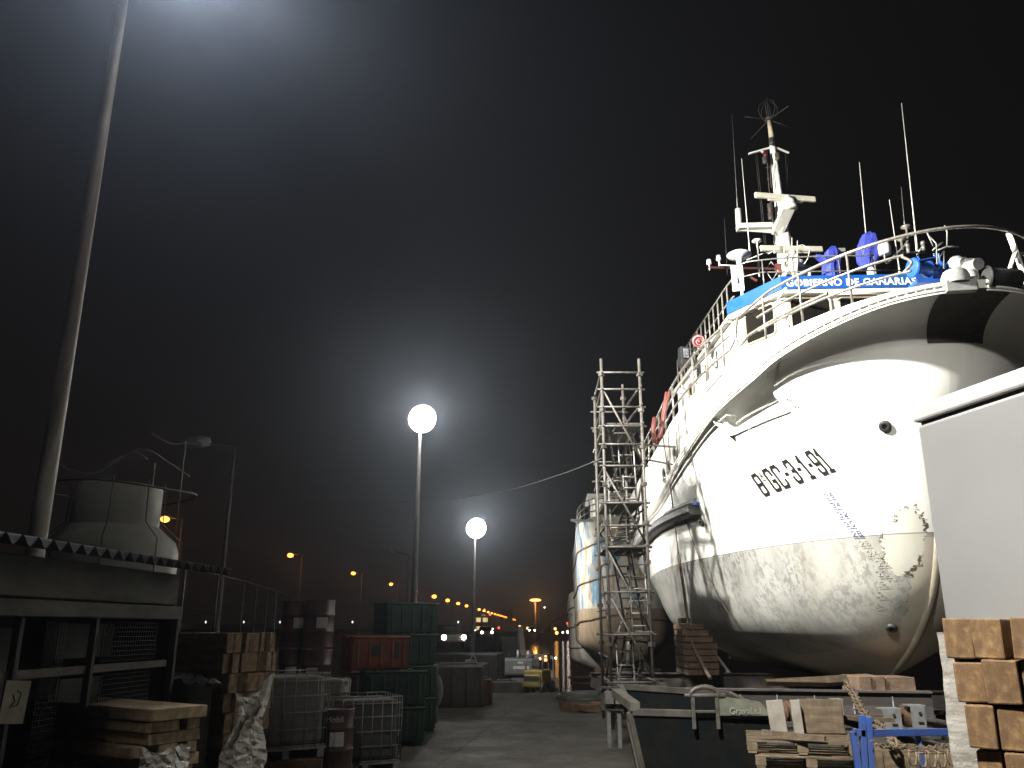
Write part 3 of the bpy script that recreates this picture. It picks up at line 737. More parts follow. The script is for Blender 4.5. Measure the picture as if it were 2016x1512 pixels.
for pts in ([(1511, 320), (1513, 360), (1520, 420), (1522, 440)], [(1518, 320), (1517, 345), (1519, 370)], [(1520, 395), (1518, 420), (1525, 450), (1523, 480)]):
    mb.tube(smooth_path([S(u, v, 23.15) for u, v in pts]), .016, 5)
for u, v in ((1530, 336), (1534, 368), (1511, 330), (1513, 352)): mb.tube([S(u-3, v, 23.3), S(u+3, v, 23.3), S(u+4, v-4, 23.3)], .014, 5)
mb.build('mast_cables', DARKST, mast)
# radar arms and scanners
mb = MB(); a, b = S(1452, 448, 23.3), S(1528, 446, 23.4)
mb.beam(a, b, .3, .16); mb.plate([a+Vector((0, .02, -.1)), S(1528, 460, 23.4), b+Vector((0, .02, -.1))], .03)
mb.cyl(S(1455, 450, 23.3), S(1453, 412, 23.3), .095); mb.beam(S(1530, 460, 23.3), S(1552, 408, 22.4), .36, .14); mb.beam(S(1534, 462, 23.3), S(1560, 410, 22.6), .1, .2)
mb.lathe([(0, .06), (.24, .05), (.24, -.05), (.0, -.06)], S(1554, 409, 22.4), 20); mb.build('radar_platform', OFFW, mast)
def radar(p, q_, base, name='radar_scanner'):
    mb = MB(); d = (q_-p).normalized(); c = (p+q_)/2
    mb.beam(p, q_, .10, .18); mb.beam(c-d*.6+Vector((0, .02, -.11)), c+d*.6+Vector((0, .02, -.11)), .08, .06); o = mb.build(name, pm('radar_shell', (.58, .56, .48), (.5, .47, .38), 3, .5), mast, .03)
    mb = MB(); mb.lathe([(.16, 0), (.2, .06), (.2, .2), (.12, .27), (.09, .38), (0, .38)], base, 18); mb.build('scanner_base', OFFW, o)
radar(S(1486, 384, 22.2), S(1605, 393, 22.7), S(1553, 408, 22.4))
radar(S(1497, 489, 21.8), S(1619, 491, 22.3), S(1562, 518, 22.1))
mb = MB(); p = S(1562, 520, 22.1); mb.beam(Vector((p.x-.55, p.y+.1, 10.55)), p, .5, .25); mb.lathe([(0, .03), (.34, .02), (.32, -.08), (0, -.1)], p, 20); mb.box(p+Vector((.1, .3, -.5)), (.7, .4, 1.0), 0, taper=1.2); mb.build('radar_stand', OFFW, mast, .02)
# satellite dome dish, posts, red spar
mb = MB(); p = S(1455, 502, 20.8); mb.lathe([(.0, .10), (.2, .085), (.33, .01), (.30, -.05), (.1, -.10), (.08, -.3), (0, -.3)], p, 26); mb.cyl(p, Vector((p.x, p.y, 10.5)), .05); mb.build('satellite_dome', OFFW, ship)
mb = MB(); p = S(1490, 475, 21.2); mb.lathe([(0, .04), (.13, .03), (.14, 0), (.05, -.04), (0, -.05)], p, 16); mb.cyl(p, S(1495, 545, 21.2), .03); mb.build('gps_mushroom', OFFW, ship)
mb = MB(); mb.beam(S(1395, 527, 21.5), S(1540, 529, 22.5), .05, .05); mb.beam(S(1462, 537, 21), S(1490, 553, 21), .05, .05); mb.box(S(1534, 530, 22.3), (.22, .15, .3)); mb.build('red_spar', REDR, ship)
mb = MB()
for u, v, Yd in ((1396, 518, 21.5), (1415, 510, 21.5)):
    p = S(u, v, Yd); mb.lathe([(0, .11), (.06, .1), (.075, -.03), (.04, -.06), (0, -.06)], p, 12); mb.cyl(p, p+Vector((0, 0, -.22)), .02)
mb.tube([S(1415, 512, 21.5), S(1418, 522, 21.5), S(1450, 523, 21.2)], .018, 6); mb.build('navigation_lamp', OFFW, ship)
# wire diamond and small aerials beside the lower radar
mb = MB()
for pts in ([(1507, 532), (1518, 515), (1532, 534), (1520, 552), (1507, 532)], [(1512, 500), (1524, 494), (1528, 470)], [(1543, 545), (1544, 478)], [(1560, 545), (1559, 468)], [(1569, 545), (1570, 474)], [(1555, 500), (1560, 487), (1580, 482), (1595, 490), (1590, 510), (1583, 520)], [(1470, 512), (1500, 500), (1520, 495)]):
    mb.tube([S(u, v, 21.4) for u, v in pts], .014, 5)
mb.build('wire_aerial', OFFW, ship)
def whip(p, q_, r=.022, m=None):
    mb = MB(); mb.tube([p, p.lerp(q_, .12), p.lerp(q_, .13), q_], [r*1.3, r*1.1, r*.65, r*.35], 6); return mb.build('whip_aerial', m or OFFW, ship)
whip(S(1477, 505, 21.0), S(1460, 312, 21.0)); whip(S(1452, 412, 23.3), S(1441, 225, 23.3), .016, STEEL)
whip(S(1712, 540, 20.5), S(1692, 320, 20.5), .026); whip(S(1773, 548, 20.0), S(1751, 393, 20.0), .026); whip(S(1807, 505, 20.5), S(1775, 203, 20.5), .03); whip(S(1781, 445, 20.5), S(1774, 368, 20.5), .014, STEEL)
for a_, b_ in (((1487, 300), (1505, 480)), ((1490, 302), (1508, 480)), ((1546, 302), (1549, 375)), ((1549, 304), (1551, 375)), ((1426, 430), (1432, 540))):
    mb = MB(); mb.cyl(S(*a_, 23.6), S(*b_, 23.6), .007, n=4); mb.build('halyard', DARKST, ship)
# equipment rail on the right of the roof
mb = MB(); tubes(mb, [S(1741, 498, 20.0), S(1745, 518, 20.0), S(1760, 505, 20.0), S(1785, 478, 20.0), S(1786, 462, 20.0)], .028); mb.beam(S(1737, 498, 20), S(1820, 497, 20.2), .05, .05)
for u, v, w in ((1784, 452, 14), (1774, 476, 16)): mb.lathe([(0, .05), (.13, .04), (.14, .0), (.03, -.05), (.03, -.3), (0, -.3)], S(u, v-4, 20), 14)
for u, v in ((1788, 492), (1818, 487)): p = S(u, v, 20); mb.cyl(p+Vector((0, 0, -.1)), p+Vector((0, 0, .12)), .05); mb.ball(p+Vector((0, 0, .12)), .07, 6)
mb.cyl(S(1808, 497, 20.1), S(1818, 482, 20.1), .03)
mb.build('sensor_rail', RAILM, ship)
mb = MB(); mb.lathe([(0, .17), (.13, .15), (.16, .06), (.15, -.16), (0, -.16)], S(1741, 490, 20.0), 16); mb.build('white_dome', WHITE, ship)
mb = MB(); mb.cyl(S(1717, 548, 20.2), S(1715, 533, 20.2), .11); mb.ball(S(1715, 532, 20.2), .1, 6); mb.build('searchlight_post', OFFW, ship)
# blue canvas covers
def cover(rows_, name='canvas_cover'):
    mb = MB(); n = 20; V = []
    for (c, rx, ry) in rows_:
        for k in range(n):
            a = 2*math.pi*k/n; w = 1+.13*math.sin(a*4+c.z*3)+random.uniform(-.07, .07)
            V.append(c+Vector((rx*math.cos(a)*w, ry*math.sin(a)*w, random.uniform(-.02, .02))))
    m_ = len(rows_); mb.add(V, [(i*n+k, i*n+(k+1) % n, (i+1)*n+(k+1) % n, (i+1)*n+k) for i in range(m_-1) for k in range(n)]+[tuple((m_-1)*n+k for k in range(n)), tuple(reversed(range(n)))], False)
    return mb.build(name, CLOTH, ship)
cover([(S(1711, 529, 20.3), .16, .18), (S(1710, 515, 20.3), .25, .28), (S(1708, 495, 20.3), .28, .3), (S(1708, 478, 20.3), .25, .26), (S(1709, 466, 20.3), .19, .2), (S(1709, 460, 20.3), .08, .1)])
cover([(S(1640, 556, 20.6), .27, .2), (S(1637, 530, 20.6), .22, .18), (S(1638, 512, 20.6), .22, .2), (S(1636, 497, 20.6), .17, .18), (S(1640, 486, 20.6), .07, .08)])
cover([(S(1632, 519, 20.5), .14, .14), (S(1622, 509, 20.5), .15, .15), (S(1610, 504, 20.5), .10, .1), (S(1607, 503, 20.5), .04, .05)], 'canvas_flap')
mb = MB(); mb.cyl(S(1655, 550, 20.6), S(1652, 503, 20.6), .03); mb.box(S(1655, 494, 20.6), (.2, .16, .1)); mb.build('searchlight_arm', STEEL, ship)
# ------------------------------------------------------------------ ground, water, road
def gz(x, y):
    z = 0.0
    if y > 30: z = -2.6*min(max((y-30)/34, 0), 1)**1.15
    if y > 66: z = -4.0
    return z
mb = MB()
ys = [-40, -20, -10]+[i*.8 for i in range(-8, 88)]+[75, 90]; xs = [-60, -40, -28, -20]+[-16+.8*i for i in range(60)]+[40, 60]
def gfun(x, y): return Vector((x, y, gz(x, y)+.018*math.sin(x*1.7+y*.6)*math.sin(y*.9-x*.4)))
mb.grid(gfun, xs, ys)
q = Nd('yard_concrete')
big = q.noise(.22, 6, .65); mid = q.noise(1.1, 8, .7); fine = q.noise(26, 4, .7)
c = q.mix(q.ramp(big, (.35, 0.0), (.62, 1.0)), (.070, .064, .052), (.038, .035, .030))
c = q.mix(q.ramp(mid, (.48, 0.0), (.68, .75)), c, (.026, .024, .020))
drag = q.noise(.5, 6, .7, (3.5, .35, 1)); c = q.mix(q.ramp(drag, (.52, 0.0), (.7, .55)), c, (.090, .083, .067))
c = q.mix(q.ramp(fine, (.38, .0), (.62, .6)), c, (.022, .020, .018)); c = q.mix(q.ramp(q.noise(60, 2, .5), (.58, 0.0), (.66, .5)), c, (.13, .12, .10))
sep = q.n('ShaderNodeSeparateXYZ'); q.l(q.coord(), sep.inputs[0])
wob = q.math('MULTIPLY', q.math('SUBTRACT', q.noise(2.2, 4), .5), .08)
j1 = q.math('LESS_THAN', q.math('ABSOLUTE', q.math('ADD', wob, q.math('SUBTRACT', sep.outputs[0], q.math('ADD', -3.1, q.math('MULTIPLY', sep.outputs[1], .125))))), .028)
j2 = q.math('LESS_THAN', q.math('ABSOLUTE', q.math('ADD', wob, q.math('SUBTRACT', q.math('PINGPONG', sep.outputs[1], 5.6), .2))), .03)
c = q.mix(q.math('MAXIMUM', j1, q.math('MULTIPLY', j2, .7)), c, (.022, .02, .018))
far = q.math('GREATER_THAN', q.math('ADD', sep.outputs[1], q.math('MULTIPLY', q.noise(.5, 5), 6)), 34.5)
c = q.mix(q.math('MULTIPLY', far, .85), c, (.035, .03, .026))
q.col(c); q.l(q.ramp(mid, (.3, .6), (.7, .95)), q.b.inputs['Roughness']); q.bump(q.math('ADD', q.noise(4, 8, .7), q.math('MULTIPLY', fine, .4)), .8, .03)
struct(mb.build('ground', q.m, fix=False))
q = Nd('harbour_water'); q.b.inputs['Base Color'].default_value = (.004, .006, .008, 1); q.b.inputs['Roughness'].default_value = .06
q.bump(q.noise(.9, 4, .6, (.6, 1.6, 1)), .35, .12)
mb = MB(); mb.grid(lambda x, y: Vector((x, y, -2.75)), [-4+2.5*i for i in range(100)], [60, 66, 75, 100, 200, 500, 1500]); struct(mb.build('water', q.m, fix=False))
# raised harbour road to the left, running to the horizon
def road_r(y): return -13.5+.075*(y-20) if y < 300 else 7.5+.045*(y-300)
def road_l(y): return -40+.03*y
yy = [-40, 0, 20, 40, 60, 80, 100, 130, 160, 200, 260, 330, 420, 600, 900]
ASPH = pm('road_asphalt', (.05, .048, .045), (.03, .03, .03), 2, .9)
mb = MB(); mb.grid(lambda t, y: Vector((road_l(y)+(road_r(y)-.5-road_l(y))*t, y, .95)), [0, .5, 1], yy, False); struct(mb.build('road', ASPH, fix=False))
mb = MB()
for i in range(len(yy)-1):
    mb.add([(road_r(yy[i]), yy[i], -3.2), (road_r(yy[i+1]), yy[i+1], -3.2), (road_r(yy[i+1])-.5, yy[i+1], 1.25), (road_r(yy[i])-.5, yy[i], 1.25), (road_r(yy[i])-.8, yy[i], 1.25), (road_r(yy[i+1])-.8, yy[i+1], 1.25), (road_r(yy[i+1])-.8, yy[i+1], .9), (road_r(yy[i])-.8, yy[i], .9)], [(0, 1, 2, 3), (3, 2, 5, 4), (4, 5, 6, 7)])
w = mb.build('sea_wall', pm('sea_wall_concrete', (.10, .09, .08), (.05, .045, .04), .8, .95, 0, .3, (1, .3, 1)), fix=False); tag(w, 'long dark sea wall holding up the harbour road behind the yard', 'wall')
mb = MB()
for i in range(180):
    y = random.uniform(60, 200); x = road_r(y)+random.uniform(.2, 3.5); s = random.uniform(.5, 1.3)
    mb.ball((x, y, -2.9+random.uniform(0, 1.6)*(1-(x-road_r(y))/4)), s*.7, 3, (1, 1.2, .7))
o = mb.build('rock_armour', pm('dark_rock', (.06, .055, .05), (.03, .028, .026), 2, .9)); o['kind'] = 'stuff'

# ------------------------------------------------------------------ floodlight masts
def mast_light(key, base, top, r0, r1, label, dish, mat, arm):
    q_ = FLOOD[key]; base = Vector(base); t = thing('floodlight_mast', label, 'floodlight', base, 0, 'floodlight masts of the yard')
    T = Vector(top)-base
    mb = MB(); mb.tube([(0, 0, 0), (0, 0, .3), (0, 0, .31), T*.5, T], [r0*1.25, r0*1.25, r0, (r0+r1)/2, r1], 16); mb.build('pole', mat, t)
    mb = MB(); mb.box((0, 0, .02), (r0*4, r0*4, .04)); 
    for k in range(4): mb.cyl((r0*1.5*(1 if k < 2 else -1), r0*1.5*(1 if k % 2 else -1), 0), (r0*1.5*(1 if k < 2 else -1), r0*1.5*(1 if k % 2 else -1), .12), .02, n=6)
    mb.build('base_plate', mat, t)
    L = Vector(q_['pos'])-base
    if arm: mb = MB(); mb.tube(smooth_path([T, T.lerp(L, .5)+Vector((0, 0, .35)), L+Vector((0, 0, .25))]), r1*.9, 8); mb.build('arm', mat, t)
    dv = (Vector(q_['aim'])-Vector(q_['pos'])).normalized()
    face = (dv*.25+(Vector((0, 0, CAM_Z))-Vector(q_['pos'])).normalized()*.75).normalized() if key in ('middle', 'far') else dv
    mb = MB(); mb.lathe([(0, -.34), (dish*.35, -.32), (dish*.62, -.15), (dish*1.04, .1), (dish*1.04, .14), (dish*.99, .14)], L, 28, face); mb.cyl(L, L-face*.2+Vector((0, 0, -.5)), .05); h = mb.build('lamp_head', GREYP, t)
    mb = MB(); mb.lathe([(0, .14+dish*.8)]+[(dish*1.03*math.cos(R(a)), .12+dish*.8*math.sin(R(a))) for a in (78, 65, 50, 35, 20, 8, 0)], L, 28, face); mb.build('lens', FLOODW, h)  # oversized dome also stands for the glare round the lamp
    return t
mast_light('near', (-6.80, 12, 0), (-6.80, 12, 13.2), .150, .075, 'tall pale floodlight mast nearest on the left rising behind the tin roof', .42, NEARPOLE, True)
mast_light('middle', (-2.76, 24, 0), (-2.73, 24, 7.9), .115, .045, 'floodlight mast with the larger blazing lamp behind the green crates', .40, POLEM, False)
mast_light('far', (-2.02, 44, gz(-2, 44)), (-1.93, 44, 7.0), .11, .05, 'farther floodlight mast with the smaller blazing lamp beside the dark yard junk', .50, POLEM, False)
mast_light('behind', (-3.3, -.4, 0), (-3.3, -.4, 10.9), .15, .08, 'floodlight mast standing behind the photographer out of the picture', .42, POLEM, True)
# ------------------------------------------------------------------ street lamps
def street_lamp(lit, h=9.0, arm=1.0, name='street_lamp', headm=None, bulb=.30):
    t = thing(name, 'lamp', 'street lamp')
    mb = MB(); mb.tube([(0, 0, 0), (0, 0, 1.2), (0, 0, 1.22), (0, 0, h)], [.13, .13, .085, .05], 8); mb.build('pole', POLEM, t)
    mb = MB(); mb.cyl((0, 0, h-.02), (-arm, 0, h+.12), .035, n=6); mb.build('arm', POLEM, t)
    mb = MB(); mb.lathe([(0, -.42), (.1, -.4), (.19, -.15), (.2, .12), (.13, .4), (0, .42)], (-arm-.32, 0, h+.16), 12, (1, 0, .06)); hd = mb.build('lamp_head', headm or GREYP, t)
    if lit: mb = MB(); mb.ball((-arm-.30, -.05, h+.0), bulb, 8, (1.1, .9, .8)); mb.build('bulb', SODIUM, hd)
    return t
def near_word(i): return ORD[i]
proto = street_lamp(True); proto_far = street_lamp(True, bulb=.55)  # far bulbs enlarged to stand for their bloom
for i in range(27):
    Y = 62+32*i; X = -24.4+.035*(Y-94)-.0
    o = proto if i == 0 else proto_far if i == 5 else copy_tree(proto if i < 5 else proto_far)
    o.location = (X+1.0, Y, .95); o['group'] = 'sodium street lamps along the harbour road'
    if i == 0: o['label'] = 'lit orange street lamp nearest on the left, peeping out right beside the white tank'
    elif i < 12: o['label'] = 'lit orange street lamp, %s to the right of the tank along the road' % near_word(i)
    else: o['label'] = 'one of the tiny lit orange lamps crowding the far end of the harbour road'
    if i < 14:
        d = bpy.data.lights.new('sodium', 'POINT'); d.energy = 130; d.color = (1, .38, .07); d.shadow_soft_size = .25
        l = bpy.data.objects.new('sodium_light', d); col.objects.link(l); l.location = o.location+Vector((-1.25, -.25, 8.8))
u1 = street_lamp(False, 8.6, .9); p = at(462, 880, 26); u1.location = (p.x, 26, p.z-8.6); tag(u1, 'unlit street lamp with a flat head standing right of the white tank', 'street lamp', 'unlit yard lamps')
u2 = copy_tree(u1, label='small unlit street lamp just left of the pole with the larger floodlight'); p = at(805, 1090, 52); u2.location = (p.x, 52, p.z-8.6)
# orange high mast in the distance
p = at(1054, 1182, 330); t = thing('high_mast', 'tall far orange high-mast lamp standing alone left of the ships', 'street lamp', (p.x, 330, 0))
mb = MB(); mb.tube([(0, 0, -2), (0, 0, p.z)], [.45, .25], 8); mb.build('pole', pm('far_pole', (.3, .2, .13), None, 2), t)
mb = MB(); mb.lathe([(0, .6), (1.6, .5), (2.3, 0), (1.5, -.3), (0, -.3)], (0, 0, p.z), 16); mb.build('lamp_ring', glow('high_mast_lamp', (1, .42, .10), 6), t)
d = bpy.data.lights.new('high_mast', 'POINT'); d.energy = 3500; d.color = (1, .4, .08); d.shadow_soft_size = 1
l = bpy.data.objects.new('high_mast_light', d); col.objects.link(l); l.location = (p.x-.2, 327, p.z-.6)

# ------------------------------------------------------------------ scaffold tower beside the ship
SC = [(2.26, 20.0), (3.22, 20.0), (3.10, 22.3), (2.30, 22.3)]; TOPS = [8.75, 8.75, 8.75, 7.9]
sc = thing('scaffold_tower', 'tall tubular scaffold tower with ladders and platforms beside the white ship', 'scaffold', (2.7, 21.1, 0))
O = Vector((2.7, 21.1, 0))
def loc(x, y, z): return Vector((x, y, z))-O
cp = []
for (x, y), tz in zip(SC, TOPS):
    mb = MB(); z0 = 0 if y < 21 else 0
    mb.tube([loc(x, y, z0), loc(x, y, tz)], .036, 8); mb.box(loc(x, y, .01), (.16, .16, .015)); mb.build('standard', SCAF, sc)
    for k in range(9): cp.append((x, y, .9+k*.93))
mb = MB(); mb.tube([loc(2.16, 20.9, .5), loc(2.16, 20.9, 7.9)], .034, 8); mb.build('standard', SCAF, sc)
mb = MB(); mb.tube([loc(3.35, 21.2, 1.0), loc(3.35, 21.2, 7.2)], .034, 8); mb.build('standard', SCAF, sc)
lv = [1.0, 2.0, 3.0, 4.0, 4.55, 5.05, 6.0, 6.5, 7.0, 7.45, 7.95, 8.35]
for k, z in enumerate(lv):
    mb = MB(); j = .04*(k % 2)
    for a, b in ((0, 1), (2, 3), (0, 3), (1, 2)):
        if k == len(lv)-1 and a != 0: continue
        e_ = .12; A_v, B_v = Vector(SC[a]), Vector(SC[b]); d = (B_v-A_v).normalized()
        zz = z+j+(0 if a in (0, 2) else .06)
        if k % 3 == 2 and a == 2: continue
        mb.tube([loc(*(A_v-d*e_), zz), loc(*(B_v+d*e_), zz)], .027, 7)
    mb.build('ledger', SCAF, sc)
for (a, za, b, zb) in ((0, 8.0, 1, 6.05), (0, 5.9, 1, 4.1), (0, 4.0, 1, 2.1), (0, 3.0, 1, 1.1), (3, 1.1, 2, 2.9), (2, 3.1, 3, 4.9), (3, 5.1, 2, 6.9), (1, 2.1, 2, 3.9), (2, 4.1, 1, 5.9), (1, 6.1, 2, 7.9), (3, .2, 0, 1.9), (0, 2.1, 3, 3.9), (3, 6.1, 0, 7.9)):
    mb = MB(); mb.tube([loc(*SC[a], za), loc(*SC[b], zb)], .026, 7); mb.build('brace', SCAF, sc)
for (x0_, y0_, z0_, x1_, y1_, z1_) in ((2.3, 20.2, .1, 2.9, 22.2, 2.0), (2.95, 22.2, 2.05, 2.4, 20.2, 4.0), (2.4, 20.2, 4.05, 2.95, 22.2, 5.05), (2.95, 22.2, 5.1, 2.4, 20.2, 7.0)):
    mb = MB()
    for s in (0, .45):
        mb.beam(loc(x0_+s, y0_, z0_), loc(x1_+s, y1_, z1_), .04, .09)
    for k in range(8):
        t_ = (k+.5)/8; mb.box(loc(x0_+(x1_-x0_)*t_+.22, y0_+(y1_-y0_)*t_, z0_+(z1_-z0_)*t_), (.46, .16, .025))
    mb.build('stair', SCAF, sc)
for k in range(7):
    mb = MB(); zz = .5+1.05*k; mb.tube([loc(2.2, 20.05, zz), loc(2.24, 22.4, zz+.02)], .024, 6); mb.build('guard_rail', SCAF, sc)
    mb = MB(); mb.tube([loc(3.28, 20.05, zz+.3), loc(3.2, 22.4, zz+.32)], .024, 6); mb.build('guard_rail', SCAF, sc)
for z in (2.0, 4.0, 5.05, 7.0):
    mb = MB()
    for k in range(3): mb.box(loc(2.45+.30*k if z != 4.0 else 2.45+.3*k, 21.15, z+.07), (.27, 2.2, .045))
    mb.build('platform', DARKST, sc)
for x, z0, z1 in ((2.48, .3, 2.1), (2.85, 2.1, 4.1), (2.42, 4.1, 5.9), (2.7, 5.1, 7.1)):
    mb = MB()
    for s in (0, .38): mb.tube([loc(x+s, 20.35, z0), loc(x+s, 20.7, z1)], .018, 6)
    n_ = int((z1-z0)/.28)
    for k in range(n_):
        t_ = (k+.5)/n_; mb.tube([loc(x, 20.35+.35*t_, z0+(z1-z0)*t_), loc(x+.38, 20.35+.35*t_, z0+(z1-z0)*t_)], .015, 6)
    mb.build('ladder', STEEL, sc)
mb = MB()
for x, y, z in cp: MB().box(loc(x, y, z), (.11, .11, .09), random.random()).build('coupler', DARKST, sc)
mb = MB(); mb.tube([loc(3.2, 20.1, 6.55), loc(4.15, 20.6, 6.6)], .027, 7); mb.tube([loc(3.2, 20.1, 6.2), loc(4.2, 21.4, 6.3)], .027, 7); mb.build('tie_tube', SCAF, sc)
# cable from the scaffold sagging to the left
mb = MB(); P = [at(600, 985, 27), at(700, 988, 26.5), at(790, 988, 26), at(880, 983, 25), at(1000, 965, 23.5), at(1110, 932, 22), at(1185, 902, 20.6)]
mb.tube(smooth_path(P), .012, 5); tag(mb.build('cable', pm('grey_cable', (.12, .12, .115), (.08, .08, .075), 3, .6)), 'thin cable sagging across the dark sky to the scaffold tower', 'cable')

# ------------------------------------------------------------------ slipway cradle under the ship
ct = thing('ship_cradle', 'dark steel slipway cradle of long beams carrying the white ship', 'cradle', (4.5, 16.2, 0)); CO = Vector((4.5, 16.2, 0))
def ibeam(p, q_, h, w, name, m):
    p, q_ = Vector(p)-CO, Vector(q_)-CO; mb = MB(); d = (q_-p); d.normalize(); s = Vector((d.y, -d.x, 0))
    mb.beam(p+Vector((0, 0, -.015)), q_+Vector((0, 0, -.015)), w, .03); mb.beam(p+Vector((0, 0, -h+.015)), q_+Vector((0, 0, -h+.015)), w, .03)
    mb.beam(p+Vector((0, 0, -h/2)), q_+Vector((0, 0, -h/2)), .02, h-.06); o = mb.build(name, m, ct)
    return p, q_, d, s
p, q_, d, s = ibeam((1.75, 17.1, 1.10), (7.3, 15.35, 1.14), .42, .26, 'front_beam', DARKST)
mb = MB(); L = (q_-p).length
for k in range(1, 9):
    c = p+d*L*k/9+Vector((0, 0, -.21)); c2 = c+s*.12*(1)
    mb.add([c+Vector((0, 0, .17))+s*.015, c+Vector((0, 0, -.18))+s*.015, c2+Vector((0, 0, -.18)), c2+d*.02+Vector((0, 0, -.18)), c+d*.02+Vector((0, 0, .17))+s*.015], [(0, 1, 2), (0, 2, 3, 4)])
mb.build('stiffener', GREYP, ct, fix=False)
ibeam((2.2, 24.5, 1.0), (9.6, 24.0, 1.0), .4, .26, 'cross_beam', DARKST); ibeam((2.0, 20.0, .86), (10, 19.6, .86), .4, .26, 'cross_beam', DARKST)
for x0 in (2.6, 7.6, 9.9): ibeam((x0, 14.6, .62), (x0+.5, 34, .45), .34, .24, 'rail_beam', DARKST)
mb = MB()
for u, v, Yd, w in ((1757, 1418, 13.6, .26), (1808, 1412, 13.4, .2), (1652, 1398, 14.6, .12), (1700, 1420, 14.0, .12)):
    mb = MB(); c = at(u, v, Yd)-CO; mb.box(c, (w, .03, .30)); mb.box(c+Vector((0, .1, .16)), (w+.05, .22, .02)); mb.box(c+Vector((w/2, .09, 0)), (.02, .2, .3)); mb.build('wheel_bracket', pm('bare_bracket_steel', (.27, .28, .29), (.17, .17, .17), 5, .5), ct)
mb = MB()
for u, v, Yd in ((1757, 1412, 13.58), (1808, 1408, 13.38)):
    c = at(u, v, Yd)-CO; MB().cyl(c+Vector((.02, -.016, .03)), c+Vector((.02, -.03, .03)), .022).build('bracket_hole', BLACK, ct); MB().box(c+Vector((.02, -.02, -.10)), (.08, .01, .02)).build('bracket_slot', BLACK, ct)
mb = MB()
for u, v, Yd in ((1788, 1408, 13.7), (1600, 1395, 15.0), (1545, 1400, 15.3)):
    mb = MB(); c = at(u, v, Yd)-CO; mb.lathe([(0, -.06), (.17, -.06), (.17, -.03), (.13, -.02), (.13, .04), (.17, .05), (.17, .07), (0, .07)], c, 22, (1, .3, 0)); mb.build('wheel', RUST, ct)
for x, y in ((1.85, 17.0), (2.05, 17.0)):
    mb = MB(); mb.box(Vector((x, y, .55))-CO, (.07, .07, 1.1)); mb.box(Vector((x, y-.1, .92))-CO, (.16, .2, .22)); mb.build('support_post', STEEL, ct)
mb = MB()
for a_, b_ in (((1190, 1318, 21.5), (1300, 1318, 21.5)), ((1188, 1340, 21.5), (1320, 1340, 21.3)), ((1215, 1318, 21.5), (1215, 1342, 21.5)), ((1262, 1318, 21.5), (1262, 1342, 21.5)), ((1120, 1333, 28), (1190, 1333, 26)), ((1125, 1345, 28), (1200, 1345, 24))):
    MB().beam(at(*a_)-CO, at(*b_)-CO, .06, .06).build('walkway_bar', SCAF, ct)
# keel blocks (each timber its own thing)
def timbers(spec, label, group, mat, name='timber', bev=.012):
    for i, (c, size, rz) in enumerate(spec):
        o = MB().box((0, 0, 0), size, 0, jit=.006).build(name, mat, None, bev); o.location = c; o.rotation_euler = (random.uniform(-.006, .006), random.uniform(-.006, .006), rz+random.uniform(-.02, .02))
        tag(o, label(i), 'timber', group)
KB = at(1722, 1346, 18.3)
KL = ['pale squared block under the forefoot of the white ship, leftmost', 'brown squared block under the forefoot of the white ship, middle one', 'wide wooden block under the forefoot of the white ship, rightmost with a slanted end']
timbers([((KB.x-.42, 18.2, KB.z-.01), (.26, .9, .36), 0), ((KB.x-.12, 18.25, KB.z-.01), (.28, .9, .36), 0), ((KB.x+.35, 18.3, KB.z-.02), (.6, .9, .34), 0)], lambda i: KL[i], 'keel blocks under the forefoot', SLEEP)
p = at(1590, 1350, 16.0); o = MB().plate([(-.75, 0, .0), (.35, .02, -.02), (.75, .05, .0), (.7, .05, .12), (.2, .02, .09), (-.4, 0, .07), (-.8, 0, .04)], .12).build('wood_offcut', PALE); o.location = p; tag(o, 'long orange-brown broken plank lying on the cradle beam under the ship', 'plank')
# three stacks of sleepers holding the hull farther aft
k = 0
for si, (u0, u1, Yd, n_, nm) in enumerate(((1336, 1352, 24.6, 8, 'thin leftmost'), (1345, 1362, 25.2, 9, 'dark middle'), (1352, 1412, 23.6, 8, 'broad brown right'))):
    a_, b_ = at(u0, 1340, Yd), at(u1, 1340, Yd); w = b_.x-a_.x; z = .98
    sp_ = []
    for j in range(n_):
        hh = .155; ww = w*(1-(max(0, j-4)*.13 if si == 2 else 0)); sp_.append((((a_.x+ww/2 if si == 2 else (a_.x+b_.x)/2), Yd, z+hh/2), (ww+random.uniform(-.02, .05), .5, hh*.93), 0)); z += hh+.012
    timbers(sp_, lambda i, nm=nm, n_=n_: 'sleeper in the %s support stack under the ship, %s from the bottom' % (nm, ORD[i]), 'sleeper stacks under the white ship', SLEEP)
mb = MB(); a_, b_, c_2 = at(1411, 1290, 25), at(1411, 1329, 25), at(1441, 1329, 25); mb.plate([a_, b_, c_2], .12); tag(mb.build('wedge_block', OFFW), 'white triangular wedge plate between the sleeper stack and the ship keel', 'wedge')

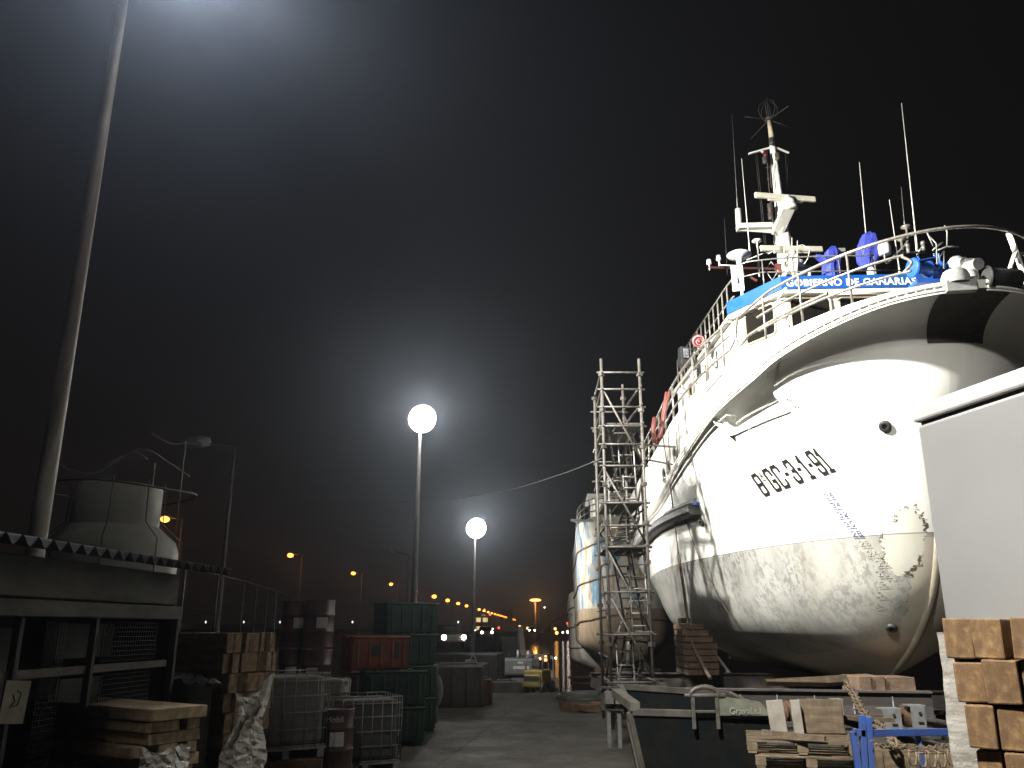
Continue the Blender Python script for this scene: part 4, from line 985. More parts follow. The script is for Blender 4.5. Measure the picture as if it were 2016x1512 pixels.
# ------------------------------------------------------------------ rubble skip in front
SK = Vector((at(1370, 1405, 12.6).x, 12.9, 0)); sk = thing('rubble_skip', 'dark open steel rubble skip with a lifting bracket beside the roadway', 'skip', SK, R(-2))
def k3(u, v, Y): return at(u, v, Y)-SK
T_ = [k3(1250, 1402, 12.0), k3(1523, 1409, 12.0), k3(1428, 1366, 14.0), k3(1217, 1352, 14.0)]
Bt = [Vector((-.72, -.75, .06)), Vector((.62, -.75, .06)), Vector((.6, .85, .06)), Vector((-.72, .85, .06))]
def lerpv(a, b, t): return a.lerp(b, t)
mb = MB()
for i in range(4):
    j = (i+1) % 4; mb.plate([Bt[i], Bt[j], T_[j], T_[i]], .02)
mb.plate([Bt[0], Bt[3], Bt[2], Bt[1]], -.02)
SKM = pm('skip_paint', (.004, .007, .0085), (.010, .0095, .008), 2.5, .85, 0, .25); SKM.node_tree.nodes['Principled BSDF'].inputs['Specular IOR Level'].default_value = .15
mb.build('body', SKM, sk, fix=True)
mb = MB(); 
for i in range(4): mb.beam(T_[i], T_[(i+1) % 4], .09, .09)
mb.build('rim', pm('worn_rim_paint', (.085, .08, .066), (.04, .037, .032), 5, .7, 0, .2), sk, .01)
# light worn face of the sloping right lip with the firm's lettering
a_, b_, c_2, d_2 = k3(1417, 1370, 11.93), k3(1500, 1381, 11.9), k3(1522, 1408, 11.9), k3(1418, 1408, 11.93)
mb = MB(); mb.plate([d_2, c_2, b_, a_], .03); lip = mb.build('end_lip', pm('dusty_olive_paint', (.17, .177, .13), (.10, .105, .083), 3, .8, 0, .2), sk)
lettering('firm_lettering', 'Graval.s.l', .115, pm('chalky_lettering', (.30, .30, .27), (.22, .22, .2), 6, .8), lip, k3(1441, 1405, 11.86), extrude=.002)
mb = MB(); c = k3(1393, 1385, 11.9)
for s_ in (-.16, .16): mb.beam(c+Vector((s_, 0, -.32)), c+Vector((s_, 0, .12)), .05, .04)
mb.tube([c+Vector((.19*math.cos(a), 0, .10+.11*math.sin(a))) for a in [math.pi*i/12 for i in range(13)]], .035, 8); mb.beam(c+Vector((-.17, 0, -.1)), c+Vector((.17, 0, -.1)), .04, .03); mb.cyl(c+Vector((-.27, 0, .1)), c+Vector((.27, 0, .1)), .03)
mb.build('lifting_bracket', SCAF, sk, .006)
mb = MB()
for k in range(7):
    t_ = .1+.12*k; a_ = Bt[0].lerp(T_[0], t_)+Vector((-.03, .05, 0)); b_ = Bt[3].lerp(T_[3], t_)+Vector((-.03, -.5, 0)); 
    if k < 4: mb.beam(a_, a_.lerp(b_, .32), .04, .03)
for t_ in (.0, .33): mb.beam(Bt[0].lerp(Bt[3], t_)+Vector((-.04, 0, 0)), T_[0].lerp(T_[3], t_)+Vector((-.04, 0, 0)), .06, .08)
mb.beam(k3(1212, 1364, 13.2), k3(1256, 1392, 11.95), .14, .12)
mb.build('side_frame', pm('skip_frame_paint', (.12, .115, .1), (.07, .065, .055), 4, .75, 0, .2), sk, .008)

# ------------------------------------------------------------------ white site cabin at the right edge
CB = Vector((3.29, 6.55, 0)); cb = thing('white_cabin', 'plain white cabin with a roof trim, cut off by the right picture edge', 'cabin', CB, 0)
dd_ = Vector((-.24, -1, 0)).normalized(); dd_ = Vector((.24, -1, 0)).normalized()
nx = Vector((-dd_.y, dd_.x, 0)); nx = nx if nx.x > 0 else -nx
def cbx(a, b): p = dd_*a+nx*b; return (p.x, p.y)
CABM = pm('cabin_panel_paint', (.215, .215, .213), (.19, .19, .187), .5, .45)
mb = MB(); mb.prism([cbx(0, 0), cbx(5.5, 0), cbx(5.5, 2.3), cbx(0, 2.3)], .9, 3.775); mb.build('wall', CABM, cb, .03)
mb = MB(); mb.prism([cbx(-.02, -.02), cbx(5.52, -.02), cbx(5.52, 2.32), cbx(-.02, 2.32)], 3.80, 3.935); mb.build('roof_trim', pm('cabin_trim_paint', (.42, .42, .415), (.36, .36, .35), 1, .45), cb, .02)
mb = MB(); mb.prism([cbx(.03, .02), cbx(5.5, .02), cbx(5.5, 2.28), cbx(.03, 2.28)], 3.72, 3.81); mb.build('roof_gap', BLACK, cb)
mb = MB()
for a in (.4, 2.7, 5.0):
    for b in (.15, 2.1): mb.prism([cbx(a, b), cbx(a+.15, b), cbx(a+.15, b+.15), cbx(a, b+.15)], 0, .9)
mb.build('stand', DARKST, cb)

# ------------------------------------------------------------------ right-hand timber stack
Yt = 4.75; TS = at(1851, 1213, Yt); RZT = R(-36); MT = Matrix.Rotation(RZT, 4, 'Z')
rows_ = [[.145, .15, -.03, .135, .17, .16, .16, .15, .16], [.15, .165, .15, .17, .15, .16, .15, .16], [.145, .14, .19, .16, .17, .15, .16, .15], [.14, .135, .17, .15, .18, .15, .16, .15], [.15, .16, .15, .17, .15, .16, .15, .16], [.15, .14, .17, .16, .15, .16, .15, .16], [.15, .14, .17, .16, .15, .16, .15, .16], [.15, .14, .17, .16, .15, .16, .15, .16], [.14, .16, .17, .16, .15, .16, .15, .16], [.15, .15, .17, .16, .15, .16, .15, .16]]
z = TS.z; words = ['top', 'second', 'third', 'fourth', 'fifth', 'sixth', 'seventh', 'eighth', 'ninth', 'bottom']
for r, ws in enumerate(rows_):
    h = .222; x = .022*r; k = -1
    for wm in ws:
        if wm < 0: x -= wm; continue
        k += 1
        gap = random.choice([.004, .006, .012, .022]); hh = h-random.uniform(.002, .02)
        o = MB().box((0, 0, 0), (wm-gap, 2.4, hh), 0, jit=.004).build('squared_timber', TIMB, None, .008)
        p = MT @ Vector((x+wm/2, 1.2+random.uniform(-.03, .03), 0))
        o.location = (TS.x+p.x, TS.y+p.y, z-h+hh/2); o.rotation_euler = (0, random.uniform(-.03, .03) if r == 0 else random.uniform(-.010, .010), RZT+random.uniform(-.012, .012))
        tag(o, 'sawn end of the big right timber stack, %s row, %s from its left edge' % (words[r], ORD[k]), 'timber', 'squared timbers stacked at right')
        x += wm
    z -= h
# film wrapped stack just behind it
mb = MB(); W0 = at(1841, 1238, 4.98); MW = Matrix.Rotation(R(-34), 4, 'Z')
def wrap(s_, z):
    w = .008*math.sin(z*7+s_*3)+.002*math.sin(z*37-s_*5)
    if s_ < 1: p = Vector((.34*(1-s_), 0, 0)); n_ = Vector((0, -1, 0))
    elif s_ < 2: p = Vector((0, (s_-1)*1.6, 0)); n_ = Vector((-1, 0, 0))
    else: p = Vector((.34*(s_-2), 1.6, 0)); n_ = Vector((0, 1, 0))
    p = MW @ (p+n_*w); return Vector((W0.x+p.x, W0.y+p.y, z))
zt = W0.z-.02
mb.grid(wrap, [i*.1 for i in range(31)], [.05+(zt-.05)*i/90 for i in range(91)])
mb.add([wrap(0, zt), wrap(.99, zt), wrap(2, zt), wrap(2.99, zt)], [(0, 1, 2, 3)])
tag(mb.build('wrapped_pallet', FILM), 'pallet load wrapped in shiny clear film just left of the big timber stack', 'wrapped load')

# ------------------------------------------------------------------ pallets with slabs, barrier, chains
def pallet(label, loc_, rz, group='loading pallets', w=1.2, d_=1.0, mat=PALE):
    t = thing('pallet', label, 'pallet', loc_, rz, group)
    for k in range(5): MB().box((0, -d_/2+.07+(d_-.14)*k/4, .135), (w, .13, .022), jit=.003).build('board', mat, t)
    for sx in (-1, 0, 1):
        for sy in (-1, 0, 1): MB().box((sx*(w/2-.06), sy*(d_/2-.06), .075), (.12, .11, .09)).build('block', mat, t)
        MB().box((sx*(w/2-.06), 0, .015), (.1, d_, .022)).build('runner', mat, t)
    return t
pz = at(1590, 1455, 10.6).z
px_ = at(1590, 1455, 10.6).x
NP = max(3, int(pz/.150))
for i in range(NP):
    pallet('weathered pallet, %s from the top of the pile left of the blue barrier' % ORD[i], (px_+.06*(i % 3)+.02*i, 10.9-.03*(i % 2), pz-.150-i*(pz-.150)/(NP-1)), R(-14+random.uniform(-2, 2)), 'pallets left of the blue barrier', 1.25)
SL = [('narrow grey slab standing leftmost on the pallet pile', 1530, 30, -.25, CONC), ('thin grey slab standing second on the pallet pile', 1568, 17, -.12, CONC), ('wide pale board standing on the pallet left of the blue posts', 1622, 78, -.05, PALE)]
for lb, u, w, tilt, m_ in SL:
    c = at(u, 1440, 11.1); o = MB().box((0, 0, 0), (w*11.1/FPX, .09, .40), jit=.006).build('slab', m_, None, .01); o.location = (c.x, 11.0+.04*w/20, pz+.2); o.rotation_euler = (-.10, tilt*.3, R(-10)); tag(o, lb, 'slab', 'slabs standing on the pallet pile')
o = MB().beam((0, 0, 0), (1.0, .25, -.07), .10, .05).build('batten', PALE); o.location = at(1618, 1410, 11.3); tag(o, 'pale wooden batten lying across the tops of the slabs', 'batten')
o = MB().beam((0, 0, 0), (.62, -.35, -.03), .09, .05).build('batten', PALE); o.location = at(1500, 1441, 10.6); tag(o, 'pale batten along the front edge of the slab pallet', 'batten')
bt = thing('barrier_frame', 'blue steel barrier frame with twin posts in front of the ship cradle', 'barrier', (at(1700, 1440, 9.2).x, 9.2, 0)); bo = Vector((at(1700, 1440, 9.2).x, 9.2, 0))
for u0, v0, u1, v1, w in ((1697, 1408, 1702, 1512, .06), (1709, 1412, 1716, 1512, .06), (1679, 1440, 1690, 1512, .06)):
    a_ = at(u0, v0, 9.2)-bo; b_ = at(u1, v1, 9.2)-bo; d = (b_-a_)/(b_.z-a_.z); MB().beam(a_, a_+d*(-a_.z-bo.z), w, w).build('post', BLUEB, bt, .006)
a_ = at(1680, 1441, 9.2)-bo; b_ = at(1864, 1441, 9.6)-bo
MB().beam(a_, at(1703, 1444, 9.2)-bo, .06, .07).build('cross_piece', BLUEB, bt, .005); MB().beam(at(1712, 1443, 9.2)-bo, b_, .05, .07).build('rail', BLUEB, bt, .005)
a_ = at(1805, 1445, 9.5)-bo; MB().beam(a_, Vector((a_.x+.05, a_.y, 0)), .07, .05).build('post', BLUEB, bt, .005)
a_ = at(1763, 1450, 10.1)-bo; 
def chain(name, label, P, link, r, mat):
    P = smooth_path(P, 8); L = [0]
    for i in range(1, len(P)): L.append(L[-1]+(P[i]-P[i-1]).length)
    mb = MB(); s = 0; k = 0
    while s < L[-1]-link:
        def pos(x):
            i = max(j for j in range(len(L)) if L[j] <= x); i = min(i, len(P)-2); return P[i].lerp(P[i+1], (x-L[i])/max(L[i+1]-L[i], 1e-6))
        a, b = pos(s), pos(s+link); d = (b-a).normalized(); x, y = frame(d); n_ = (x if k % 2 else y); c = (a+b)/2; h = link*.62; w = link*.36
        mb.tube([c+d*(h*math.cos(t)*(1 if abs(math.cos(t)) > .3 else .9))+n_*(w*math.sin(t)) for t in [2*math.pi*i/10 for i in range(10)]], r, 6, True); s += link*.82; k += 1
    return tag(mb.build(name, mat), label, 'chain')
RC = pm('rusty_chain', (.24, .19, .13), (.12, .085, .055), 14, .7, .3, .2)
chain('heavy_chain', 'heavy rusty anchor chain hanging from the cradle beam down to the blue barrier', [at(1664, 1346, 14.2), at(1680, 1366, 13.8), at(1692, 1390, 13), at(1712, 1420, 12), at(1742, 1438, 10.6), at(1760, 1462, 10.0), at(1775, 1475, 9.6)], .15, .022, RC)
chain('light_chain', 'thin rusty chain draped along the blue barrier rail', [at(1714, 1460, 9.1), at(1745, 1470, 9.1), at(1790, 1470, 9.2), at(1840, 1472, 9.3), at(1872, 1464, 9.4)], .06, .007, RC)
sh = thing('shackle_row', 'row of dangling shackles hanging on the thin chain behind the film-wrapped load', 'shackles', at(1835, 1475, 9.2))
for k in range(5):
    c = at(1795+19*k, 1474+(4 if k in (1, 2, 3) else 0), 9.15)-at(1835, 1475, 9.2); mb = MB(); w = .035
    mb.tube([c+Vector((-w, 0, -.02)), c+Vector((-w*1.15, 0, -.09)), c+Vector((-w*.6, 0, -.15)), c+Vector((w*.6, 0, -.15)), c+Vector((w*1.15, 0, -.09)), c+Vector((w, 0, -.02))], .013, 7); mb.cyl(c+Vector((-w*1.5, 0, -.02)), c+Vector((w*1.5, 0, -.02)), .014, n=7); mb.box(c+Vector((0, 0, .02)), (.05, .03, .05)); mb.build('shackle', RC, sh)
for u, v, Y_, w_, lb in ((1835, 1478, 10.6, .85, 'pale crate of boards seen behind the dangling shackles'), (1742, 1470, 10.7, .5, 'pale wooden crate just right of the blue twin posts')):
    p = at(u, v, Y_); mb = MB(); n_ = 4
    for k in range(n_): mb.box((0, -.25, p.z*(k+.5)/n_), (w_, .03, p.z/n_-.015)); mb.box((0, .25, p.z*(k+.5)/n_), (w_, .03, p.z/n_-.015)); mb.box((-w_/2, 0, p.z*(k+.5)/n_), (.03, .47, p.z/n_-.015)); mb.box((w_/2, 0, p.z*(k+.5)/n_), (.03, .47, p.z/n_-.015))
    for sx in (-1, 1): mb.box((sx*(w_/2-.05), -.28, p.z/2), (.08, .025, p.z))
    mb.box((0, 0, p.z-.03), (w_-.04, .46, .025)); o = mb.build('timber_crate', PALE); o.location = (p.x, Y_, 0); tag(o, lb, 'crate')
# ------------------------------------------------------------------ tin-roofed shed on the left
SH = Vector((-3.9, 9.85, 0)); sd = thing('tin_roof_shed', 'dark open-fronted shed with corrugated roof and wire-mesh bays on the left', 'shed', SH)
fx = Vector((-.095, -1, 0)).normalized(); fn = Vector((1, -.095, 0)).normalized()     # along the front towards the camera, out of it
def f3(a, o_, z): return fx*a+fn*o_+Vector((0, 0, z))
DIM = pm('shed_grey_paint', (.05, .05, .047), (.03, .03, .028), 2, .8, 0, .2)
mb = MB()
mb.beam(f3(-.0, 0, 2.62), f3(9, 0, 2.62), .10, .34); mb.beam(f3(-.02, .06, 2.36), f3(9, .06, 2.36), .12, .14); mb.build('lintel', pm('pale_lintel', (.10, .10, .094), (.055, .055, .052), 1.5, .8, 0, .2, (1, 1, 3)), sd, .01)
mb = MB()
def corr(a, b): return f3(a, -3.2+b*(3.72), 2.84+.0+.55*(1-b))+Vector((0, 0, .036*math.sin(a*2*math.pi/.19)))
mb.grid(corr, [-.35+.0119*i for i in range(780)], [0, .5, .97, 1.0])
mb.grid(lambda a, b: corr(a, b)-Vector((0, 0, .012)), [-.35+.0119*i for i in range(780)], [0, .5, .97, 1.0]); mb.build('corrugated_roof', pm('old_fibre_cement', (.10, .097, .088), (.052, .05, .046), 3, .9, 0, .3), sd, fix=False)
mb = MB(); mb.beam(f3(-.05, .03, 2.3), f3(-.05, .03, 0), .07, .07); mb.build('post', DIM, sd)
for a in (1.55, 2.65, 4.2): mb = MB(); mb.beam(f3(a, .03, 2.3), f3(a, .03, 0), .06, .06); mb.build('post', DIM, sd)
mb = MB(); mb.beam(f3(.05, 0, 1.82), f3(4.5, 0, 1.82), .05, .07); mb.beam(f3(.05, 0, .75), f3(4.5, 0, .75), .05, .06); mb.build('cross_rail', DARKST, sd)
mb = MB()
for a0, a1, z0, z1, nx_, nz_ in ((.25, 1.3, 1.88, 2.25, 22, 8), (.3, 1.25, .35, 1.75, 22, 30), (1.9, 2.2, .5, 2.25, 7, 36)):
    for i in range(nx_+1): mb.beam(f3(a0+(a1-a0)*i/nx_, -.02, z0), f3(a0+(a1-a0)*i/nx_, -.02, z1), .006, .006)
    for i in range(nz_+1): mb.beam(f3(a0, -.024, z0+(z1-z0)*i/nz_), f3(a1, -.024, z0+(z1-z0)*i/nz_), .006, .006)
mb.build('wire_mesh', DIM, sd)
mb = MB()
for a0, a1, z0, z1 in ((.3, 1.3, 1.9, 2.24), (.4, 1.2, .3, 1.7), (1.92, 2.18, .4, 2.2)):
    mb.plate([f3(a0, -.5, z0), f3(a1, -.5, z0), f3(a1, -.5, z1), f3(a0, -.5, z1)], .03)
mb.build('board_panel', pm('dull_board', (.11, .117, .12), (.07, .073, .077), 1.5, .8), sd)
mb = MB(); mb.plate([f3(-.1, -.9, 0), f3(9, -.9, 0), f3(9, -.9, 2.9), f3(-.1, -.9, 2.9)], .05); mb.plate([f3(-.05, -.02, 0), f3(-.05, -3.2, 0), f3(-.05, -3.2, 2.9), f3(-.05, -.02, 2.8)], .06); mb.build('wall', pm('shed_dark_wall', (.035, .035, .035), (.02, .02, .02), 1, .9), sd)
p = at(29, 1382, 6.6); o = MB().box((0, 0, 0), (.16, .008, .30), jit=.004).build('paper_notice', pm('dirty_paper', (.50, .46, .38), (.36, .33, .28), 9, .8)); o.location = p; o.rotation_euler = (0, R(3), R(38)); tag(o, 'pale paper notice with a small sketch hanging on the shed front at far left', 'notice')
mb = MB(); mb.tube([(-.02, -.007, .05), (.0, -.007, .0), (-.03, -.007, -.04), (.02, -.007, -.02), (.03, -.007, .06), (.0, -.007, .08)], .004, 4); mb.build('sketch', INK, o)
# white water tank behind the shed
c = at(255, 1050, 14); tk = thing('water_tank', 'pale round tank with a narrower top behind the tin roof', 'tank', (c.x-.36, 14.2, 0))
mb = MB(); mb.lathe([(1.06, 0), (1.06, 3.42), (1.0, 3.6), (.74, 3.82), (.72, 3.84)], n=36); mb.build('body', pm('tank_white', (.21, .21, .20), (.145, .14, .128), 1.4, .6, 0, .06), tk)
mb = MB(); mb.lathe([(.70, 3.8), (.70, 4.50), (.66, 4.53), (0, 4.6)], n=36); mb.build('neck', pm('tank_white', (.4, .4, .38)), tk)
mb = MB()
mb.tube([(1.25*math.cos(a), 1.25*math.sin(a), 4.42+.03*math.sin(3*a)) for a in [2*math.pi*i/40 for i in range(40)]], .018, 6, True)
for k in range(8): a = 2*math.pi*k/8+.3; mb.tube([(1.09*math.cos(a), 1.09*math.sin(a), 0), (1.09*math.cos(a), 1.09*math.sin(a), 3.6), (.76*math.cos(a), .76*math.sin(a), 3.9), (.73*math.cos(a), .73*math.sin(a), 4.6)], .012, 5)
mb.build('guard_ring', DARKST, tk)
mb = MB()
for pts in ([(-1.2, -.3, 5.05), (-.7, -.4, 4.75), (-.2, -.4, 4.72), (.3, -.4, 5.05), (.55, -.3, 4.95)], [(-.4, .2, 4.95), (.2, .2, 5.25), (.7, .2, 5.0), (1.1, .2, 4.75)], [(.3, .3, 5.55), (.7, .3, 5.35), (1.1, .3, 5.4), (1.25, .3, 5.3)]):
    mb.tube(smooth_path(pts), .014, 5)
for x, z in ((1.05, 5.35), (.56, 4.95)): mb.cyl((x, .0, z), (x, 0, 3.7), .01, n=5)
mb.build('loose_wire', STEEL, tk)

# ------------------------------------------------------------------ timber piles on the left
def stack_rows(base, rz, rows_, depth, label, group, mat, name='timber'):
    """rows from the top down: (height, [(offset, width), ...]); ends face local -y"""
    M = Matrix.Rotation(rz, 4, 'Z'); z = base[2]
    for r, (h, its) in enumerate(rows_):
        z -= h
        for k, (o_, w, dy, dl) in enumerate(its):
            ob = MB().box((0, 0, 0), (w-.008, depth+dl, h-.008), jit=.005).build(name, mat, None, .006)
            p = M @ Vector((o_+w/2, dy+(depth+dl)/2, 0)); ob.location = (base[0]+p.x, base[1]+p.y, z+h/2)
            ob.rotation_euler = (0, random.uniform(-.012, .012), rz+random.uniform(-.01, .01)); tag(ob, label(r, k), 'timber', group)
def row_of(ws, x0=0):
    out = []; x = x0
    for w in ws:
        if w > 0: out.append((x, w, random.uniform(-.04, .04), 0))
        x += abs(w)
    return out
b = at(448, 1246, 10.6)
rw = [(.24, row_of([.08, .1, -.06, .05, -.01, .12, -.02, .06, -.03, .07])), (.235, row_of([.085, .09, -.03, .13, .10, .08, .07, .06], -.01)), (.23, row_of([.10, .11, .14, .09, .08, .06], .06)), (.23, row_of([.10, .12, .13, .09, .09, .06], .05)), (.23, row_of([.1, .12, .12, .1, .1], .04)), (.23, row_of([.11, .12, .1, .1, .09], .05)), (.23, row_of([.1, .1, .12, .12, .1], .03)), (.23, row_of([.1, .12, .1, .12, .1], .03)), (.30, row_of([.12, .1, .1, .12, .12], .03))]
ROWW = ['topmost', 'second', 'third', 'fourth', 'fifth', 'sixth', 'seventh', 'eighth', 'ninth']
stack_rows((b.x, 10.6, b.z), R(62), [(h, [(o_*1.35, w*1.35, dy, dl) for o_, w, dy, dl in its]) for h, its in rw], 2.2, lambda r, k: 'upright-grained plank end in the tall left timber stack, %s row, %s from the left' % (ROWW[r], ORD[k]), 'planks in the tall left timber stack', TIMBL, 'plank')
# torn film hanging on it
mb = MB(); F0 = at(470, 1362, 10.25)
def film(u, v):
    w = .44-.10*v; x = -.02+u*w+.06*math.sin(v*9+u*3); z = -v*1.35+(.22*max(0, u-.45)*2 if v < .05 else 0)-.05*math.sin(u*7)*(1-v)
    return F0+Vector((x-.08*v, -.06+.05*math.sin(u*17+v*8)+random.uniform(-.03, .03), z+random.uniform(-.012, .012)))
mb.grid(film, [i/12 for i in range(13)], [i/34 for i in range(35)], False)
tag(mb.build('torn_film', FILM2, fix=False), 'torn crinkled plastic film hanging down the tall left timber stack', 'plastic film')
# low crib of boards in front of the shed
b = at(300, 1402, 8.0); nb = 0; RZ = R(58)
lay = [(.115, [(-.02, .60, -.08, 0)], 1), (.10, [(.0, .36, 0, 0), (.44, .14, 0, 0)], 0), (.10, [(.02, .56, 0, 0)], 1), (.10, [(-.12, .15, 0, 0), (.15, .2, 0, 0), (.44, .12, 0, 0)], 0), (.11, [(-.02, .62, 0, 0)], 1), (.11, [(-.1, .2, 0, 0), (.2, .34, 0, 0)], 0), (.12, [(-.02, .6, 0, 0)], 1), (.12, [(-.04, .3, 0, 0), (.3, .28, 0, 0)], 0), (.14, [(-.02, .6, 0, 0)], 1), (.14, [(-.02, .3, 0, 0), (.32, .28, 0, 0)], 0), (.14, [(-.02, .6, 0, 0)], 1), (.20, [(-.02, .6, 0, 0)], 1)]
stack_rows((b.x+.0, 7.9, b.z+.04), RZ, [(h, i_) for h, i_, _ in lay], 2.4, lambda r, k: 'pale board in the low left crib, layer %s from the top, %s from left' % (ORD[r] if r < 12 else 'last', ORD[k]), 'boards of the low crib at left', PALEY, 'board')
mb = MB(); F1 = at(330, 1478, 7.75)
mb.grid(lambda u, v: F1+Vector((-.22+.42*u, -.05*math.sin(u*9)+random.uniform(-.03, .03), .10*abs(u-.35)-.28*v+random.uniform(-.02, .02))), [i/12 for i in range(13)], [i/8 for i in range(9)], False)
tag(mb.build('loose_film', FILM2, fix=False), 'crumpled film slumped over the lower boards of the low crib', 'plastic film')
mb = MB(); c = at(370, 1335, 10.2)
mb.grid(lambda u, v: Vector((c.x-.75+1.1*u, 10.0+.5*v, c.z+.06*math.sin(u*9)*math.sin(v*5)+random.uniform(-.03, .03)-.14*max(0, u-.55))), [i/24 for i in range(25)], [i/6 for i in range(7)], False)
mb.grid(lambda u, v: Vector((c.x-.75+1.1*u, 10.0+.03*math.sin(u*14), (c.z-.02-.14*max(0, u-.55))*(1-v))), [i/24 for i in range(25)], [i/3 for i in range(4)], False)
tag(mb.build('covered_load', pm('black_sheeting', (.03, .03, .03), (.05, .05, .05), 3, .4, 0, .5), fix=False), 'dark sheeted load with crumpled clear film on top between crib and timber stack', 'covered load')
# ------------------------------------------------------------------ drums, tanks, crates along the left of the roadway
def drum(label=None, group='maroon oil drums'):
    t = thing('oil_drum', label or 'maroon oil drum', 'drum', group=group)
    pr = [(0, .86), (.27, .86), (.275, .88), (.29, .88), (.29, .86)]
    for zz in (.60, .58, .30, .28): pr += [(.288, zz+.02), (.30, zz), (.288, zz-.02)] if zz in (.60, .30) else []
    pr += [(.288, .03), (.292, .01), (.28, 0), (0, 0)]
    MB().lathe(pr, n=26).build('body', DRUM, t)
    mb = MB(); mb.grid(lambda a, z: Vector((.294*math.cos(a), .294*math.sin(a), z)), [R(-100+i*6) for i in range(8)], [.36, .56], True); mb.build('paper_label', pm('paper_label', (.5, .5, .5), (.4, .4, .4), 5, .7), t, fix=False)
    return t
dp = drum(); first = True
spots = [(582, 17.0), (626, 16.6)]
lev = ['bottom', 'middle', 'top']
for ci, (u, Yd) in enumerate(spots):
    for j in range(3):
        o = dp if first else copy_tree(dp); first = False
        x = at(u, 1250, Yd).x; o.location = (x, Yd, .02+.905*j); o.rotation_euler = (0, 0, random.uniform(-.3, .35))
        o['label'] = 'maroon oil drum, %s one of the %s tall drum column behind the timber stack' % (lev[j], ('left', 'right')[ci])
for u, Yd, lb in ((661, 13.6, 'maroon oil drum with lettering standing before the wire-caged tank'), (622, 15.2, 'dark oil drum left of the caged tank in front of the drum columns')):
    o = copy_tree(dp, label=lb); x = at(u, 1400, Yd).x; o.location = (x, Yd, .14 if u == 661 else .02); o.rotation_euler = (0, 0, R(8))
    if u == 661:
        lettering('drum_lettering', 'Mobil', .12, pm('paper_label', (.5, .5, .5)), o, (-.13, -.295, .70))
def ibc(label, loc_, rz, fill=PLASTW):
    t = thing('caged_tank', label, 'liquid tank', loc_, rz, 'wire-caged liquid tanks')
    for k in range(4): MB().box((0, -.44+.29*k, .125), (1.15, .13, .03)).build('pallet_board', STEEL, t)
    for sx in (-.5, 0, .5): MB().box((sx, 0, .055), (.09, 1.0, .11)).build('pallet_foot', STEEL, t)
    MB().box((0, 0, .62), (1.06, .92, .92)).build('bottle', fill, t, .07)
    mb = MB()
    for z in (.16, .38, .6, .82, 1.02, 1.12):
        mb.tube([(-.57, -.5, z), (.57, -.5, z), (.57, .5, z), (-.57, .5, z)], .010, 5, True)
    for k in range(8):
        for s in (-1, 1):
            mb.cyl((-.57+1.14*k/7, .5*s, .14), (-.57+1.14*k/7, .5*s, 1.12), .009, n=5); mb.cyl((.57*s, -.5+k/7, .14), (.57*s, -.5+k/7, 1.12), .009, n=5)
    mb.build('cage', STEEL, t)
    return t
x = at(705, 1420, 14.6).x; ibc('dim wire-caged tank on a pallet at the roadway edge behind the lettered drum', (x, 14.75, 0), R(24), pm('dim_tank_plastic', (.07, .07, .07), (.04, .04, .04), 2, .5))
x = at(552, 1400, 12.6).x; ibc('pale wire-caged tank half hidden right of the tall timber stack', (x-.1, 12.9, .45), R(30), PLASTW)
x = at(640, 1300, 16.0).x; o = MB().box((0, 0, 0), (.9, .8, .55), jit=.02).build('wrapped_bundle', FILM, None, .05); o.location = (x, 15.9, 1.05); tag(o, 'film-wrapped bundle between the drum columns and the caged tank', 'wrapped load')
o = MB().box((0, 0, 0), (.9, .8, .76), jit=.02).build('dark_box', DARKST, None, .02); o.location = (x, 15.9, .38); tag(o, 'dark box carrying the film-wrapped bundle below the drum columns', 'box')
o = MB().box((0, 0, 0), (1.1, .95, .44), jit=.01).build('dark_box', RUST, None, .02); o.location = (x-.1, 12.9, .22); o.rotation_euler = (0, 0, R(30)); x = at(552, 1400, 12.6).x; o.location.x = x-.1; tag(o, 'dark low box under the half hidden caged tank by the timber stack', 'box')
x = at(661, 1400, 13.6).x; pallet('small dim pallet under the lettered maroon drum', (x-.2, 13.75, 0), R(8), 'loading pallets', 1.1, .9, SCAF)
def bin_crate(mat):
    t = thing('pallet_bin', 'bin', 'crate')
    mb = MB(); w, d_, h = 1.2, 1.0, .62
    for a, s in (((0, -d_/2+.025, h/2+.06), (w, .05, h)), ((0, d_/2-.025, h/2+.06), (w, .05, h)), ((-w/2+.025, 0, h/2+.06), (.05, d_, h)), ((w/2-.025, 0, h/2+.06), (.05, d_, h)), ((0, 0, .1), (w, d_, .06))): mb.box(a, s)
    mb.build('tub', mat, t, .012)
    mb = MB(); mb.tube([(-w/2, -d_/2, h+.06), (w/2, -d_/2, h+.06), (w/2, d_/2, h+.06), (-w/2, d_/2, h+.06)], .035, 6, True)
    for k in range(5):
        mb.box((-w/2+.12+k*(w-.24)/4, -d_/2-.012, .36), (.05, .03, .5)); mb.box((w/2+.012, -d_/2+.12+k*(d_-.24)/4, .36), (.03, .05, .5))
    mb.build('ribs', mat, t, .008)
    for sx in (-1, 0, 1):
        for sy in (-1, 0, 1): MB().box((sx*.5, sy*.4, .03), (.16, .14, .08)).build('foot', mat, t)
    for a, s in (((.34, -d_/2-.005, .42), (.09, .02, .3)), ((-.1, -d_/2-.005, .42), (.2, .02, .22)), ((w/2+.005, -.1, .42), (.02, .09, .3)), ((w/2+.005, .14, .42), (.02, .09, .3))): MB().box(a, s).build('slot', BLACK, t)
    return t
protos = {}
def place_bin(mat, x, y, z, rz, label, group):
    k = mat.name
    o = copy_tree(protos[k]) if k in protos else protos.setdefault(k, bin_crate(mat))
    o.location = (x, y, z); o.rotation_euler = (0, 0, rz); o['label'] = label; o['group'] = group
BINX = at(735, 1300, 18.2).x
